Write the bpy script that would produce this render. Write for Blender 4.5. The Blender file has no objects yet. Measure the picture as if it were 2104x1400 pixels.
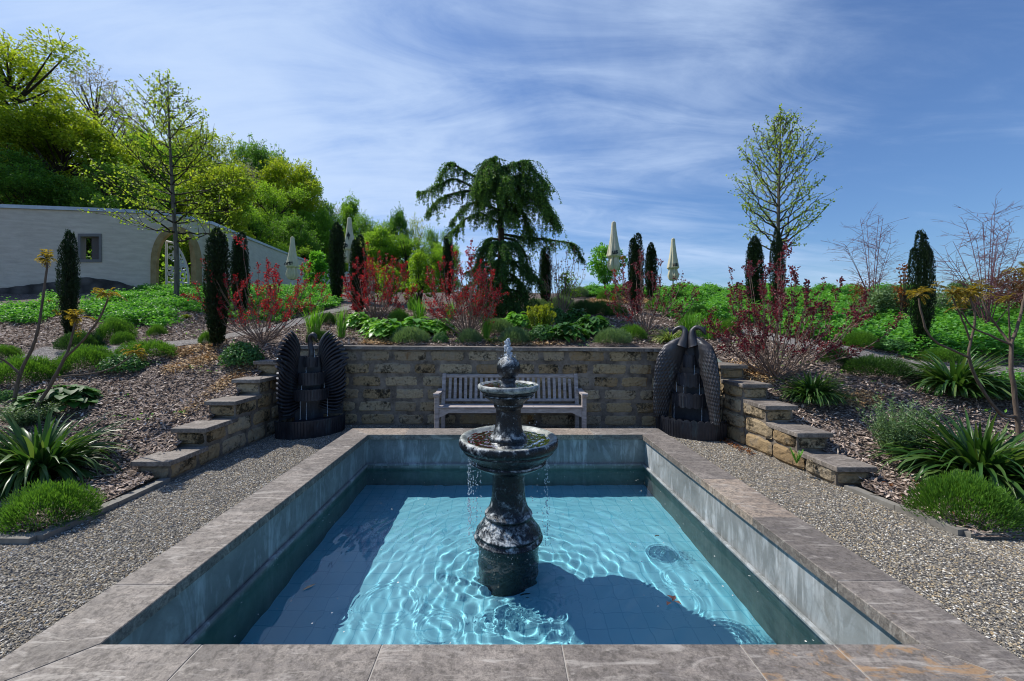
import bpy, math, random
import numpy as np
from mathutils import Vector, Matrix

rng = np.random.default_rng(7)
random.seed(7)
SC = bpy.context.scene
COL = SC.collection
R = math.radians
PI = math.pi

# ------------------------------------------------------------------ camera
FPX, CX, CY, CAMZ = 818.2, 1033.0, 678.0, 1.68
cam = bpy.data.cameras.new('camera')
camo = bpy.data.objects.new('camera', cam)
COL.objects.link(camo)
SC.camera = camo
camo.location = (0, 0, CAMZ)
camo.rotation_euler = (R(90), 0, 0)
cam.lens, cam.sensor_width = 14.0, 36.0
cam.shift_x, cam.shift_y = 0.00903, -0.01046
cam.clip_end = 800

# ------------------------------------------------------------------ sun and sky
SUN_EL, SUN_AZ = 52.0, -62.0          # azimuth from +Y, negative = towards -X
sd = Vector((math.sin(R(SUN_AZ)) * math.cos(R(SUN_EL)), math.cos(R(SUN_AZ)) * math.cos(R(SUN_EL)), math.sin(R(SUN_EL))))
lamp = bpy.data.lights.new('sun', 'SUN')
lamp.energy, lamp.angle, lamp.color = 4.9, R(0.53), (1.0, 0.95, 0.87)
lampo = bpy.data.objects.new('sun', lamp)
COL.objects.link(lampo)
lampo.rotation_euler = sd.to_track_quat('Z', 'Y').to_euler()
lamp.cycles.is_caustics_light = True

world = bpy.data.worlds.new('World')
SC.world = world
world.use_nodes = True
wt = world.node_tree
wbg = wt.nodes['Background']
wbg.inputs[1].default_value = 0.088
sky = wt.nodes.new('ShaderNodeTexSky')
sky.sky_type = 'NISHITA'
sky.sun_disc = False
sky.sun_elevation, sky.sun_rotation = R(SUN_EL), R(SUN_AZ)
sky.dust_density, sky.ozone_density, sky.air_density = 0.3, 2.2, 1.25


def wn(t, **kw):
    n = wt.nodes.new(t)
    for k, v in kw.items():
        setattr(n, k, v)
    return n


wtc = wn('ShaderNodeTexCoord')
sep = wn('ShaderNodeSeparateXYZ')
wt.links.new(wtc.outputs['Generated'], sep.inputs[0])
zz = wn('ShaderNodeMath', operation='ADD'); zz.inputs[1].default_value = 0.22
wt.links.new(sep.outputs['Z'], zz.inputs[0])
zm = wn('ShaderNodeMath', operation='MAXIMUM'); zm.inputs[1].default_value = 0.05
wt.links.new(zz.outputs[0], zm.inputs[0])
dv = wn('ShaderNodeVectorMath', operation='DIVIDE')
cz = wn('ShaderNodeCombineXYZ')
for i in range(3):
    wt.links.new(zm.outputs[0], cz.inputs[i])
wt.links.new(wtc.outputs['Generated'], dv.inputs[0])
wt.links.new(cz.outputs[0], dv.inputs[1])
mp = wn('ShaderNodeMapping')
mp.inputs['Rotation'].default_value = (0, 0, R(38))
mp.inputs['Scale'].default_value = (0.6, 1.25, 1)
wt.links.new(dv.outputs[0], mp.inputs[0])
n1 = wn('ShaderNodeTexNoise')
n1.inputs['Scale'].default_value, n1.inputs['Detail'].default_value, n1.inputs['Roughness'].default_value = 0.9, 9, 0.55
n1.inputs['Distortion'].default_value = 0.5
wt.links.new(mp.outputs[0], n1.inputs['Vector'])
n2 = wn('ShaderNodeTexNoise')
n2.inputs['Scale'].default_value, n2.inputs['Detail'].default_value, n2.inputs['Roughness'].default_value = 3.0, 8, 0.62
n2.inputs['Distortion'].default_value = 0.8
mp2 = wn('ShaderNodeMapping')
mp2.inputs['Rotation'].default_value = (0, 0, R(30))
mp2.inputs['Scale'].default_value = (0.45, 1.5, 1)
wt.links.new(dv.outputs[0], mp2.inputs[0])
wt.links.new(mp2.outputs[0], n2.inputs['Vector'])
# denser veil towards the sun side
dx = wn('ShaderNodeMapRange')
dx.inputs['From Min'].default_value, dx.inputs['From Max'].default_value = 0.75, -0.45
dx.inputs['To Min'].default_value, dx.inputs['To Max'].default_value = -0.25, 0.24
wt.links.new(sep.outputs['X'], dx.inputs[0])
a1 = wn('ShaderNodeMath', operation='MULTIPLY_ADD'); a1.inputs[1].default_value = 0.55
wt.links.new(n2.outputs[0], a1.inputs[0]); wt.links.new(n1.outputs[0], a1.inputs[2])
# veil thinned on purpose overhead and behind the viewer, dimming fill on camera-facing surfaces
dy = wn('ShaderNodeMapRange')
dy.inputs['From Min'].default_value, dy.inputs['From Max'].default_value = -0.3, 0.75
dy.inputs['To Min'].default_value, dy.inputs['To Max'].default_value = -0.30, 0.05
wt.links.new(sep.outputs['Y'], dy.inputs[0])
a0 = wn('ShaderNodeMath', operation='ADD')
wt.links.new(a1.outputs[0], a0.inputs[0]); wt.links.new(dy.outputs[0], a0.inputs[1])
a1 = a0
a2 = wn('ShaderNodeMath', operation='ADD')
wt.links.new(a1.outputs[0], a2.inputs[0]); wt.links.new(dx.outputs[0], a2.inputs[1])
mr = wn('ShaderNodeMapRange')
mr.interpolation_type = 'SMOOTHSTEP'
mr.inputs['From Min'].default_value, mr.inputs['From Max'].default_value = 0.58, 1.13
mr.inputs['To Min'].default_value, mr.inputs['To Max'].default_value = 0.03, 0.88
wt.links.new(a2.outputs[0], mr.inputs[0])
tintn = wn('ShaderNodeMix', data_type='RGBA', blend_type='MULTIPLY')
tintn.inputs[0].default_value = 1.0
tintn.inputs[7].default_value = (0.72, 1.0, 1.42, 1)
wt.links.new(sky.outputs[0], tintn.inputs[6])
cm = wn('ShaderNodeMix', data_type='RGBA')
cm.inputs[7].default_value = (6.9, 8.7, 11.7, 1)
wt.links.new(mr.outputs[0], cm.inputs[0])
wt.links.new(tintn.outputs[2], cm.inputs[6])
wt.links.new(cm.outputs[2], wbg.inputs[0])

SC.view_settings.view_transform = 'Standard'
SC.view_settings.look = 'None'
SC.view_settings.gamma = 1.0
SC.view_settings.exposure = 0.0
SC.cycles.use_denoising = True
SC.cycles.max_bounces = 8
SC.cycles.transparent_max_bounces = 8
SC.cycles.caustics_reflective = False
SC.cycles.blur_glossy = 0.5
SC.cycles.filter_width = 1.05


# ------------------------------------------------------------------ helpers
def tag(o, label=None, cat=None, group=None, kind=None):
    if label: o['label'] = label
    if cat: o['category'] = cat
    if group: o['group'] = group
    if kind: o['kind'] = kind
    return o


def empty(name, loc=(0, 0, 0), rz=0.0, label=None, cat=None, group=None):
    o = bpy.data.objects.new(name, None)
    o.empty_display_size = 0.1
    COL.objects.link(o)
    o.location = loc
    o.rotation_euler = (0, 0, rz)
    return tag(o, label, cat, group)


def mesh(name, V, F, mat, tint=None, smooth=False):
    """V Nx3 array, F array (M,k) or list of such arrays / list of tuples"""
    me = bpy.data.meshes.new(name)
    V = np.asarray(V, dtype=np.float32).reshape(-1, 3)
    if isinstance(F, np.ndarray):
        F = [F]
    if len(F) and not isinstance(F[0], np.ndarray):
        bysize = {}
        for f in F:
            bysize.setdefault(len(f), []).append(f)
        F = [np.array(v) for v in bysize.values()]
    loops = np.concatenate([f.reshape(-1) for f in F]).astype(np.int32)
    tot = np.concatenate([np.full(len(f), f.shape[1]) for f in F]).astype(np.int32)
    start = np.concatenate([[0], np.cumsum(tot)[:-1]]).astype(np.int32)
    me.vertices.add(len(V)); me.vertices.foreach_set('co', V.reshape(-1))
    me.loops.add(len(loops)); me.loops.foreach_set('vertex_index', loops)
    me.polygons.add(len(tot)); me.polygons.foreach_set('loop_start', start)
    if tint is not None:
        a = me.attributes.new('tint', 'FLOAT', 'FACE')
        a.data.foreach_set('value', np.asarray(tint, dtype=np.float32))
    me.update(calc_edges=True)
    me.polygons.foreach_set('use_smooth', np.full(len(tot), bool(smooth)))
    me.validate()
    me.materials.append(mat)
    return me


def link(name, me, parent=None, loc=(0, 0, 0), rz=0.0):
    o = bpy.data.objects.new(name, me)
    COL.objects.link(o)
    o.location = loc
    o.rotation_euler = (0, 0, rz)
    if parent: o.parent = parent
    return o


def copy_tree(o, parent=None):
    c = o.copy()
    COL.objects.link(c)
    if parent: c.parent = parent
    for ch in o.children:
        copy_tree(ch, c)
    return c


class MB:
    """collects pieces into one mesh"""
    def __init__(s):
        s.V, s.F, s.T, s.n = [], [], [], 0

    def add(s, V, F, t=0.5):
        V = np.asarray(V, dtype=float).reshape(-1, 3)
        if isinstance(F, np.ndarray):
            F = [F]
        elif len(F) and not isinstance(F[0], np.ndarray):
            by = {}
            for f in F:
                by.setdefault(len(f), []).append(f)
            F = [np.array(v) for v in by.values()]
        for f in F:
            s.F.append(f + s.n)
            s.T.append(np.full(len(f), t) if np.isscalar(t) else np.asarray(t))
        s.V.append(V)
        s.n += len(V)

    def box(s, a, b, t=0.5, bev=0.0):
        x0, y0, z0 = a; x1, y1, z1 = b
        if bev <= 0:
            V = [(x, y, z) for z in (z0, z1) for y in (y0, y1) for x in (x0, x1)]
            s.add(V, [(0, 2, 3, 1), (4, 5, 7, 6), (0, 1, 5, 4), (2, 6, 7, 3), (0, 4, 6, 2), (1, 3, 7, 5)], t)
            return
        e = bev
        # chamfered box: three shrunk copies, hull by hand
        V = []
        for sx in (0, 1):
            for sy in (0, 1):
                for sz in (0, 1):
                    X, Y, Z = (x0, x1)[sx], (y0, y1)[sy], (z0, z1)[sz]
                    ix, iy, iz = (1, -1)[sx] * e, (1, -1)[sy] * e, (1, -1)[sz] * e
                    V += [(X, Y + iy, Z + iz), (X + ix, Y, Z + iz), (X + ix, Y + iy, Z)]
        def k(sx, sy, sz, ax): return ((sx * 2 + sy) * 2 + sz) * 3 + ax
        Fs = []
        for sx in (0, 1):
            f = [k(sx, 0, 0, 0), k(sx, 1, 0, 0), k(sx, 1, 1, 0), k(sx, 0, 1, 0)]
            Fs.append(f if sx else f[::-1])
            f = [k(0, sx, 0, 1), k(0, sx, 1, 1), k(1, sx, 1, 1), k(1, sx, 0, 1)]
            Fs.append(f if sx else f[::-1])
            f = [k(0, 0, sx, 2), k(1, 0, sx, 2), k(1, 1, sx, 2), k(0, 1, sx, 2)]
            Fs.append(f if sx else f[::-1])
        for a_ in (0, 1):
            for b_ in (0, 1):
                flip = (a_ + b_) % 2 == 0
                f = [k(a_, b_, 0, 0), k(a_, b_, 1, 0), k(a_, b_, 1, 1), k(a_, b_, 0, 1)]
                Fs.append(f if flip else f[::-1])
                f = [k(a_, 0, b_, 0), k(a_, 0, b_, 2), k(a_, 1, b_, 2), k(a_, 1, b_, 0)]
                Fs.append(f if flip else f[::-1])
                f = [k(0, a_, b_, 1), k(1, a_, b_, 1), k(1, a_, b_, 2), k(0, a_, b_, 2)]
                Fs.append(f if flip else f[::-1])
        for sx in (0, 1):
            for sy in (0, 1):
                for sz in (0, 1):
                    f = [k(sx, sy, sz, 0), k(sx, sy, sz, 1), k(sx, sy, sz, 2)]
                    Fs.append(f if (sx + sy + sz) % 2 else f[::-1])
        s.add(V, Fs, t)

    def lathe(s, prof, n=48, c=(0, 0), t=0.5, cap0=False, cap1=False, fn=None):
        a = np.linspace(0, 2 * PI, n, endpoint=False)
        V = []
        for (r, z) in prof:
            rr = r if fn is None else r * fn(a, z)
            V.append(np.stack([c[0] + rr * np.cos(a), c[1] + rr * np.sin(a), np.full(n, z)], -1))
        m = len(prof)
        V = np.concatenate(V)
        i = np.arange(n); j = (i + 1) % n
        F = np.concatenate([np.stack([k * n + i, k * n + j, (k + 1) * n + j, (k + 1) * n + i], -1) for k in range(m - 1)])
        Fs = [F]
        s.add(V, Fs, t)
        if cap0: s.add(V[:n], [np.arange(n)[::-1].reshape(1, n)], t)
        if cap1: s.add(V[-n:], [np.arange(n).reshape(1, n)], t)

    def tube(s, pts, r0, r1=None, n=6, t=0.5, radii=None, sx=1.0, up=(0.13, 0.27, 0.95)):
        pts = np.asarray(pts, dtype=float)
        m = len(pts)
        if r1 is None: r1 = r0
        rad = np.linspace(r0, r1, m) if radii is None else np.asarray(radii, dtype=float)
        tan = np.gradient(pts, axis=0)
        tan /= np.linalg.norm(tan, axis=1, keepdims=True) + 1e-9
        up = np.asarray(up, dtype=float)
        sd_ = np.cross(tan, up); nn = np.linalg.norm(sd_, axis=1, keepdims=True)
        sd_ = np.where(nn > 1e-3, sd_ / (nn + 1e-9), np.array([[1., 0, 0]]))
        up2 = np.cross(sd_, tan)
        a = np.linspace(0, 2 * PI, n, endpoint=False)
        V = (pts[:, None] + rad[:, None, None] * (np.cos(a)[None, :, None] * sd_[:, None] * sx + np.sin(a)[None, :, None] * up2[:, None])).reshape(-1, 3)
        i = np.arange(n); j = (i + 1) % n
        F = np.concatenate([np.stack([k * n + i, k * n + j, (k + 1) * n + j, (k + 1) * n + i], -1) for k in range(m - 1)])
        s.add(V, F, t)
        if n <= 12:
            s.add(V[-n:], [np.arange(n).reshape(1, n)], t)
            s.add(V[:n], [np.arange(n)[::-1].reshape(1, n)], t)

    def sphere(s, c, r, nu=12, nv=8, t=0.5, sc=(1, 1, 1)):
        prof = [(math.sin(PI * k / nv), -math.cos(PI * k / nv)) for k in range(nv + 1)]
        prof[0] = (1e-4, -1); prof[-1] = (1e-4, 1)
        b = MB(); b.lathe(prof, nu)
        V = np.concatenate(b.V) * r * np.array(sc) + np.array(c)
        s.add(V, b.F, t)

    def leaves(s, pos, d, up, L, W, t=0.5, fold=0.15, mid=0.45, droop=0.0):
        """rhombic leaf quads"""
        pos = np.asarray(pos, float); n = len(pos)
        if n == 0: return
        d = np.asarray(d, float); d = d / (np.linalg.norm(d, axis=1, keepdims=True) + 1e-9)
        sd_ = np.cross(d, up); sd_ /= (np.linalg.norm(sd_, axis=1, keepdims=True) + 1e-9)
        u2 = np.cross(sd_, d)
        L = np.broadcast_to(np.asarray(L, float), (n,))[:, None]
        W = np.broadcast_to(np.asarray(W, float), (n,))[:, None]
        a = pos
        l = pos + d * L * mid - sd_ * W * .5 + u2 * W * fold
        r = pos + d * L * mid + sd_ * W * .5 + u2 * W * fold
        e = pos + d * L - u2 * L * droop
        V = np.stack([a, r, e, l], 1).reshape(-1, 3)
        F = np.arange(4 * n).reshape(n, 4)
        s.add(V, F, np.broadcast_to(np.asarray(t, float), (n,)))

    def data(s, name, mat, smooth=False, tint=True):
        V = np.concatenate(s.V)
        by = {}
        for f, t in zip(s.F, s.T):
            by.setdefault(f.shape[1], []).append((f, t))
        Fs, Ts = [], []
        for k, v in by.items():
            Fs.append(np.concatenate([x[0] for x in v])); Ts.append(np.concatenate([x[1] for x in v]))
        return mesh(name, V, Fs, mat, np.concatenate(Ts) if tint else None, smooth)

    def obj(s, name, mat, parent=None, smooth=False, loc=(0, 0, 0), rz=0.0):
        return link(name, s.data(name, mat, smooth), parent, loc, rz)


def unit(n, r=None):
    r = r or rng
    v = r.normal(size=(n, 3))
    return v / np.linalg.norm(v, axis=1, keepdims=True)


def bez(p0, p1, p2, n=8):
    t = np.linspace(0, 1, n)[:, None]
    p0, p1, p2 = (np.asarray(p, float) for p in (p0, p1, p2))
    return (1 - t) ** 2 * p0 + 2 * t * (1 - t) * p1 + t ** 2 * p2


def spline(pts, n=24):
    pts = np.asarray(pts, float)
    m = len(pts)
    out = []
    for i in range(m - 1):
        p0 = pts[max(i - 1, 0)]; p1 = pts[i]; p2 = pts[i + 1]; p3 = pts[min(i + 2, m - 1)]
        k = max(2, n // (m - 1))
        for t in np.linspace(0, 1, k, endpoint=False):
            out.append(0.5 * (2 * p1 + (-p0 + p2) * t + (2 * p0 - 5 * p1 + 4 * p2 - p3) * t * t + (-p0 + 3 * p1 - 3 * p2 + p3) * t ** 3))
    out.append(pts[-1])
    return np.array(out)


# ------------------------------------------------------------------ terrain
_ky = [-50, 3.15, 3.9, 4.4, 7.0, 7.35, 15, 16.8, 30, 70, 140]
_kl = [0, .03, .06, .10, 1.20, 1.37, 3.06, 3.25, 3.55, 4.6, 6]
_kr = [0, .03, .06, .10, 1.20, 1.37, 3.06, 3.22, 3.1, 1.5, -1.5]


def sstep(a, b, x):
    t = np.clip((x - a) / (b - a), 0, 1)
    return t * t * (3 - 2 * t)


def terr(x, y):
    x = np.asarray(x, float); y = np.asarray(y, float)
    l = np.interp(y, _ky, _kl); r = np.interp(y, _ky, _kr)
    w = sstep(2, -8, x)
    z = r + (l - r) * w
    z = z + 0.42 * np.maximum(0, -(x + 17.5)) * sstep(12, 24, y)
    z = z + sstep(3.4, 5, y) * (0.035 * np.sin(x * 1.3 + y * .7) * np.sin(y * 1.1 - x * .4) + 0.015 * np.sin(x * 4.1 + 1) * np.sin(y * 3.7))
    return z


def G(px, py):
    """where the sight line through a pixel meets the ground"""
    kx, kz = (px - CX) / FPX, (CY - py) / FPX
    D = np.arange(3.0, 60, 0.01)
    d = terr(kx * D, D) - (CAMZ + kz * D)
    i = np.argmax(d > 0) if (d > 0).any() else np.argmax(d)
    D = D[i]
    return float(kx * D), float(D), float(terr(kx * D, D))


def P(px, py, D):
    return ((px - CX) / FPX * D, D, CAMZ + (CY - py) / FPX * D)


def inpoly(px, py, poly):
    c = np.zeros(px.shape, bool)
    n = len(poly); j = n - 1
    for i in range(n):
        xi, yi = poly[i]; xj, yj = poly[j]
        if yi != yj:
            c ^= ((yi > py) != (yj > py)) & (px < (xj - xi) * (py - yi) / (yj - yi) + xi)
        j = i
    return c


def topx(x, y, z):
    return CX + FPX * x / y, CY - FPX * (z - CAMZ) / y


# ------------------------------------------------------------------ materials
class Mt:
    def __init__(s, name, rough=0.6, spec=0.5):
        s.m = bpy.data.materials.new(name)
        s.m.use_nodes = True
        s.nt = s.m.node_tree
        s.b = s.nt.nodes['Principled BSDF']
        s.out = s.nt.nodes['Material Output']
        s.b.inputs['Roughness'].default_value = rough
        s.b.inputs['Specular IOR Level'].default_value = spec
        s.tc = s.nt.nodes.new('ShaderNodeTexCoord')

    def node(s, t, **kw):
        n = s.nt.nodes.new(t)
        for k, v in kw.items(): setattr(n, k, v)
        return n

    def put(s, sock, v):
        if v is None: return
        if isinstance(v, (int, float)): sock.default_value = v
        elif isinstance(v, tuple): sock.default_value = (*v, 1) if len(v) == 3 and sock.type == 'RGBA' else v
        else: s.nt.links.new(v, sock)

    def vec(s, scale=(1, 1, 1), rot=(0, 0, 0), src='Object'):
        m = s.node('ShaderNodeMapping')
        s.nt.links.new(s.tc.outputs[src], m.inputs[0])
        m.inputs['Scale'].default_value = scale
        m.inputs['Rotation'].default_value = rot
        return m.outputs[0]

    def noise(s, scale, detail=6, rough=.6, vec=None, dist=0.0, color=False):
        n = s.node('ShaderNodeTexNoise')
        s.put(n.inputs['Vector'], vec if vec is not None else s.tc.outputs['Object'])
        n.inputs['Scale'].default_value = scale
        n.inputs['Detail'].default_value = detail
        n.inputs['Roughness'].default_value = rough
        n.inputs['Distortion'].default_value = dist
        return n.outputs[1 if color else 0]

    def voro(s, scale, vec=None, feature='F1', out='Distance', rand=1.0):
        n = s.node('ShaderNodeTexVoronoi', feature=feature)
        s.put(n.inputs['Vector'], vec if vec is not None else s.tc.outputs['Object'])
        n.inputs['Scale'].default_value = scale
        n.inputs['Randomness'].default_value = rand
        return n.outputs[out]

    def ramp(s, fac, stops, interp='LINEAR'):
        n = s.node('ShaderNodeValToRGB')
        n.color_ramp.interpolation = interp
        el = n.color_ramp.elements
        while len(el) < len(stops): el.new(0.5)
        for e, (p, c) in zip(el, stops):
            e.position = p
            e.color = (*c, 1) if isinstance(c, tuple) else (c, c, c, 1)
        s.put(n.inputs[0], fac)
        return n.outputs[0]

    def mix(s, fac, a, b, blend='MIX'):
        n = s.node('ShaderNodeMix', data_type='RGBA', blend_type=blend)
        s.put(n.inputs[0], fac); s.put(n.inputs[6], a); s.put(n.inputs[7], b)
        return n.outputs[2]

    def math(s, op, a, b=None, c=None, clamp=False):
        n = s.node('ShaderNodeMath', operation=op, use_clamp=clamp)
        s.put(n.inputs[0], a); s.put(n.inputs[1], b); s.put(n.inputs[2], c)
        return n.outputs[0]

    def mapr(s, v, a, b, c=0.0, d=1.0):
        n = s.node('ShaderNodeMapRange')
        s.put(n.inputs[0], v)
        for i, q in enumerate((a, b, c, d)): n.inputs[i + 1].default_value = q
        return n.outputs[0]

    def attr(s, name='tint'):
        n = s.node('ShaderNodeAttribute'); n.attribute_name = name
        return n.outputs['Fac']

    def xyz(s, src='Object'):
        n = s.node('ShaderNodeSeparateXYZ')
        s.nt.links.new(s.tc.outputs[src], n.inputs[0])
        return n.outputs

    def normal(s):
        g = s.node('ShaderNodeNewGeometry')
        n = s.node('ShaderNodeSeparateXYZ')
        s.nt.links.new(g.outputs['Normal'], n.inputs[0])
        return n.outputs

    def rand(s):
        return s.node('ShaderNodeObjectInfo').outputs['Random']

    def bump(s, h, strength=.5, dist=.01):
        n = s.node('ShaderNodeBump')
        n.inputs['Strength'].default_value = strength
        n.inputs['Distance'].default_value = dist
        s.put(n.inputs['Height'], h)
        s.nt.links.new(n.outputs[0], s.b.inputs['Normal'])
        return n.outputs[0]

    def color(s, c): s.put(s.b.inputs['Base Color'], c); return s
    def rough(s, r): s.put(s.b.inputs['Roughness'], r); return s


GAIN = {'yew': 1.15, 'smoke': 1.6, 'sumac': 1.5, 'cedar': 2.1, 'woodland': 1.75, 'strap': 1.05, 'santolina': 1.4, 'rosemary': 1.15, 'ground': 1.75, 'broad': 1.9, 'dark_broad': 1.7, 'iris': 1.8, 'fresh': 1.8, 'round': 1.6, 'grey_green': 1.75, 'variegated': 1.2, 'euphorbia': 1.2, 'lime': 1.2, 'dry': 1.0, 'heather': 1.3, 'plane': 1.5}


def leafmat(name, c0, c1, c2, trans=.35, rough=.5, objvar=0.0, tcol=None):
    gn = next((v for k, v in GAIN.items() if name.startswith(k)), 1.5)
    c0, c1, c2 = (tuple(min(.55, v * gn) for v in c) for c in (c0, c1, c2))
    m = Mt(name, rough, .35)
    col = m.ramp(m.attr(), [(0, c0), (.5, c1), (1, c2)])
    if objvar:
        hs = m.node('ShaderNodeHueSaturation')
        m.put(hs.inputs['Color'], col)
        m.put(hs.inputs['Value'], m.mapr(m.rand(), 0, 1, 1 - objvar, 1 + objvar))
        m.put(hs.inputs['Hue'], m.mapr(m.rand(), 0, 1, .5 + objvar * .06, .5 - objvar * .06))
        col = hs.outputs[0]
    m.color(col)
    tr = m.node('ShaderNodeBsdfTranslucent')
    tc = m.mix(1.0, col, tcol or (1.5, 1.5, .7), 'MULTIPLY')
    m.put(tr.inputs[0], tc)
    ms = m.node('ShaderNodeMixShader')
    ms.inputs[0].default_value = trans
    m.nt.links.new(m.b.outputs[0], ms.inputs[1])
    m.nt.links.new(tr.outputs[0], ms.inputs[2])
    m.nt.links.new(ms.outputs[0], m.out.inputs[0])
    return m.m


def barkmat(name, c0, c1, scale=30, stretch=.15):
    m = Mt(name, .85, .2)
    n = m.noise(scale, 6, .65, m.vec((1, 1, stretch)))
    m.color(m.ramp(n, [(.3, c0), (.7, c1)]))
    m.bump(n, .6, .01)
    return m.m


def stonemat(name, rust=0.0, base=((.235, .203, .172), (.36, .312, .265)), seed=0.0):
    """streaky limestone paving"""
    m = Mt(name, .55, .35)
    off = m.node('ShaderNodeCombineXYZ')
    rr = m.math('MULTIPLY', m.rand(), 17.0)
    m.put(off.inputs[0], rr); m.put(off.inputs[1], m.math('MULTIPLY', rr, 1.7))
    def vec2(sc, rot):
        mpn = m.node('ShaderNodeMapping')
        m.nt.links.new(m.tc.outputs['Object'], mpn.inputs[0])
        mpn.inputs['Scale'].default_value = sc; mpn.inputs['Rotation'].default_value = rot
        m.put(mpn.inputs['Location'], off.outputs[0])
        return mpn.outputs[0]
    v = vec2((1, 1, 1), (0, 0, 0))
    big = m.noise(1.8, 9, .66, v, .8)
    fine = m.noise(38, 8, .7, v)
    mott = m.noise(16, 9, .72, vec2((.8, 1.5, 1), (0, 0, R(12))), .5)
    streak = m.noise(5, 9, .7, vec2((.5, 2.4, 1), (0, 0, R(25))), 1.6)
    col = m.ramp(big, [(.30, tuple(v_ * .62 for v_ in base[0])), (.45, base[0]), (.62, base[1])])
    col = m.mix(m.mapr(mott, .42, .64, 0, .62), col, (.12, .105, .098), 'MIX')
    col = m.mix(m.mapr(fine, .47, .62, 0, .7), col, (.075, .065, .055), 'MIX')
    col = m.mix(m.mapr(m.noise(130, 4, .7, v), .42, .62, 0, .42), col, (.07, .06, .055))
    lightv = m.mapr(streak, .53, .68)
    col = m.mix(m.math('MULTIPLY', lightv, .7), col, (.50, .455, .40))
    dark = m.mapr(m.noise(8, 8, .75, vec2((1, 2.0, 1), (0, 0, R(-18))), 1.1), .62, .69)
    col = m.mix(m.math('MULTIPLY', dark, .75), col, (.045, .04, .038))
    o = m.mapr(m.noise(4.5, 8, .72, vec2((.8, 1.8, 1), (0, 0, R(-28))), 1.6), .66 - rust * .13, .72 - rust * .12)
    col = m.mix(m.math('MULTIPLY', o, .28 + .42 * rust), col, (.36, .215, .10))
    m.color(col)
    m.rough(m.mapr(fine, .3, .7, .45, .75))
    m.bump(m.math('ADD', fine, m.math('MULTIPLY', dark, -.8)), .35, .006)
    return m.m


M = {}
M['slab'] = stonemat('limestone_slab')
M['slab_rust'] = stonemat('limestone_rusty', 1.0)
M['slab_beige'] = stonemat('limestone_beige', .25, ((.42, .33, .25), (.52, .42, .32)))
M['joint'] = Mt('pale_joint', .8).color((.36, .33, .29)).m


def _concrete():
    m = Mt('pool_concrete', .6, .4)
    z = m.xyz()[2]
    drip = m.noise(3.2, 8, .66, m.vec((1.7, 1.7, .55)), 1.2)
    drip2 = m.math('MULTIPLY', m.noise(13, 7, .65, m.vec((1.4, 1.4, .16)), .7), m.mapr(m.noise(2.1, 4, .6, m.vec((1, 1, .4))), .38, .62, .55, 1.15))
    crk = m.voro(6, m.mix(.12, m.vec((1, 1, 1)), m.noise(9, 4, .6, color=True)), 'DISTANCE_TO_EDGE')
    big = m.noise(3, 7, .6)
    col = m.ramp(big, [(.3, (.15, .165, .165)), (.7, (.30, .315, .31))])
    col = m.mix(m.mapr(drip, .50, .66, 0, .7), col, (.46, .50, .52))
    col = m.mix(m.mapr(drip2, .50, .66, 0, .6), col, (.58, .61, .62))
    col = m.mix(m.math('MULTIPLY', m.mapr(crk, .0, .09, .28, 0), m.mapr(big, .4, .6)), col, (.12, .13, .125))
    brown = m.mapr(m.noise(6, 6, .7, m.vec((1, 1, .5))), .60, .72, 0, .5)
    col = m.mix(brown, col, (.10, .085, .06))
    sub = m.mapr(z, -.13, -.19)
    alg = m.ramp(m.noise(6, 6, .65, m.vec((1, 1, .35))), [(.3, (.03, .10, .095)), (.7, (.11, .20, .18))])
    col = m.mix(m.math('MULTIPLY', sub, .85), col, alg)
    m.color(col)
    m.bump(m.noise(40, 6), .15, .004)
    return m.m


M['concrete'] = _concrete()


def _poolfloor():
    m = Mt('pool_floor_tiles', .5, .4)
    v = m.tc.outputs['Object']
    br = m.node('ShaderNodeTexBrick')
    m.put(br.inputs['Vector'], v)
    br.offset = 0.0
    br.inputs['Scale'].default_value = 1.0
    br.inputs['Mortar Size'].default_value = .004
    br.inputs['Brick Width'].default_value = .152
    br.inputs['Row Height'].default_value = .152
    br.inputs['Color1'].default_value = (.21, .60, .73, 1)
    br.inputs['Color2'].default_value = (.25, .64, .77, 1)
    br.inputs['Mortar'].default_value = (.12, .47, .62, 1)
    n = m.noise(2.4, 6, .6)
    col = m.mix(m.mapr(n, .35, .7, 0, .35), br.outputs[0], (.11, .46, .63))
    m.color(col)
    return m.m


M['poolfloor'] = _poolfloor()


def _water():
    m = Mt('water', 0.0, .5)
    m.b.inputs['Base Color'].default_value = (.93, .985, 1, 1)
    m.b.inputs['Transmission Weight'].default_value = 1
    m.b.inputs['IOR'].default_value = 1.33
    return m.m


M['water'] = _water()


def _foam():
    m = Mt('aerated_water', .12, .6)
    m.b.inputs['Base Color'].default_value = (.85, .92, 1, 1)
    m.b.inputs['Transmission Weight'].default_value = .55
    m.b.inputs['IOR'].default_value = 1.33
    return m.m


M['foam'] = _foam()


def _gravel():
    m = Mt('gravel_bed', .8, .3)
    c = m.voro(95, out='Color')
    d = m.voro(95)
    sp = m.node('ShaderNodeSeparateColor'); m.put(sp.inputs[0], c)
    col = m.ramp(sp.outputs[0], [(0, (.07, .065, .06)), (.35, (.21, .19, .16)), (.7, (.37, .33, .26)), (1, (.58, .55, .48))])
    col = m.mix(m.mapr(d, .35, .75, 0, .8), col, (.03, .027, .024))
    m.color(col)
    m.bump(m.math('MULTIPLY', d, -1), .9, .008)
    return m.m


def _pebble():
    m = Mt('pebbles', .65, .4)
    m.color(m.ramp(m.attr(), [(0, (.07, .07, .075)), (.26, (.155, .14, .12)), (.48, (.28, .25, .205)), (.68, (.42, .345, .225)), (.83, (.34, .24, .125)), (.88, (.56, .53, .46)), (1, (.70, .67, .61))]))
    return m.m


M['gravel'] = _gravel()
M['pebble'] = _pebble()


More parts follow.
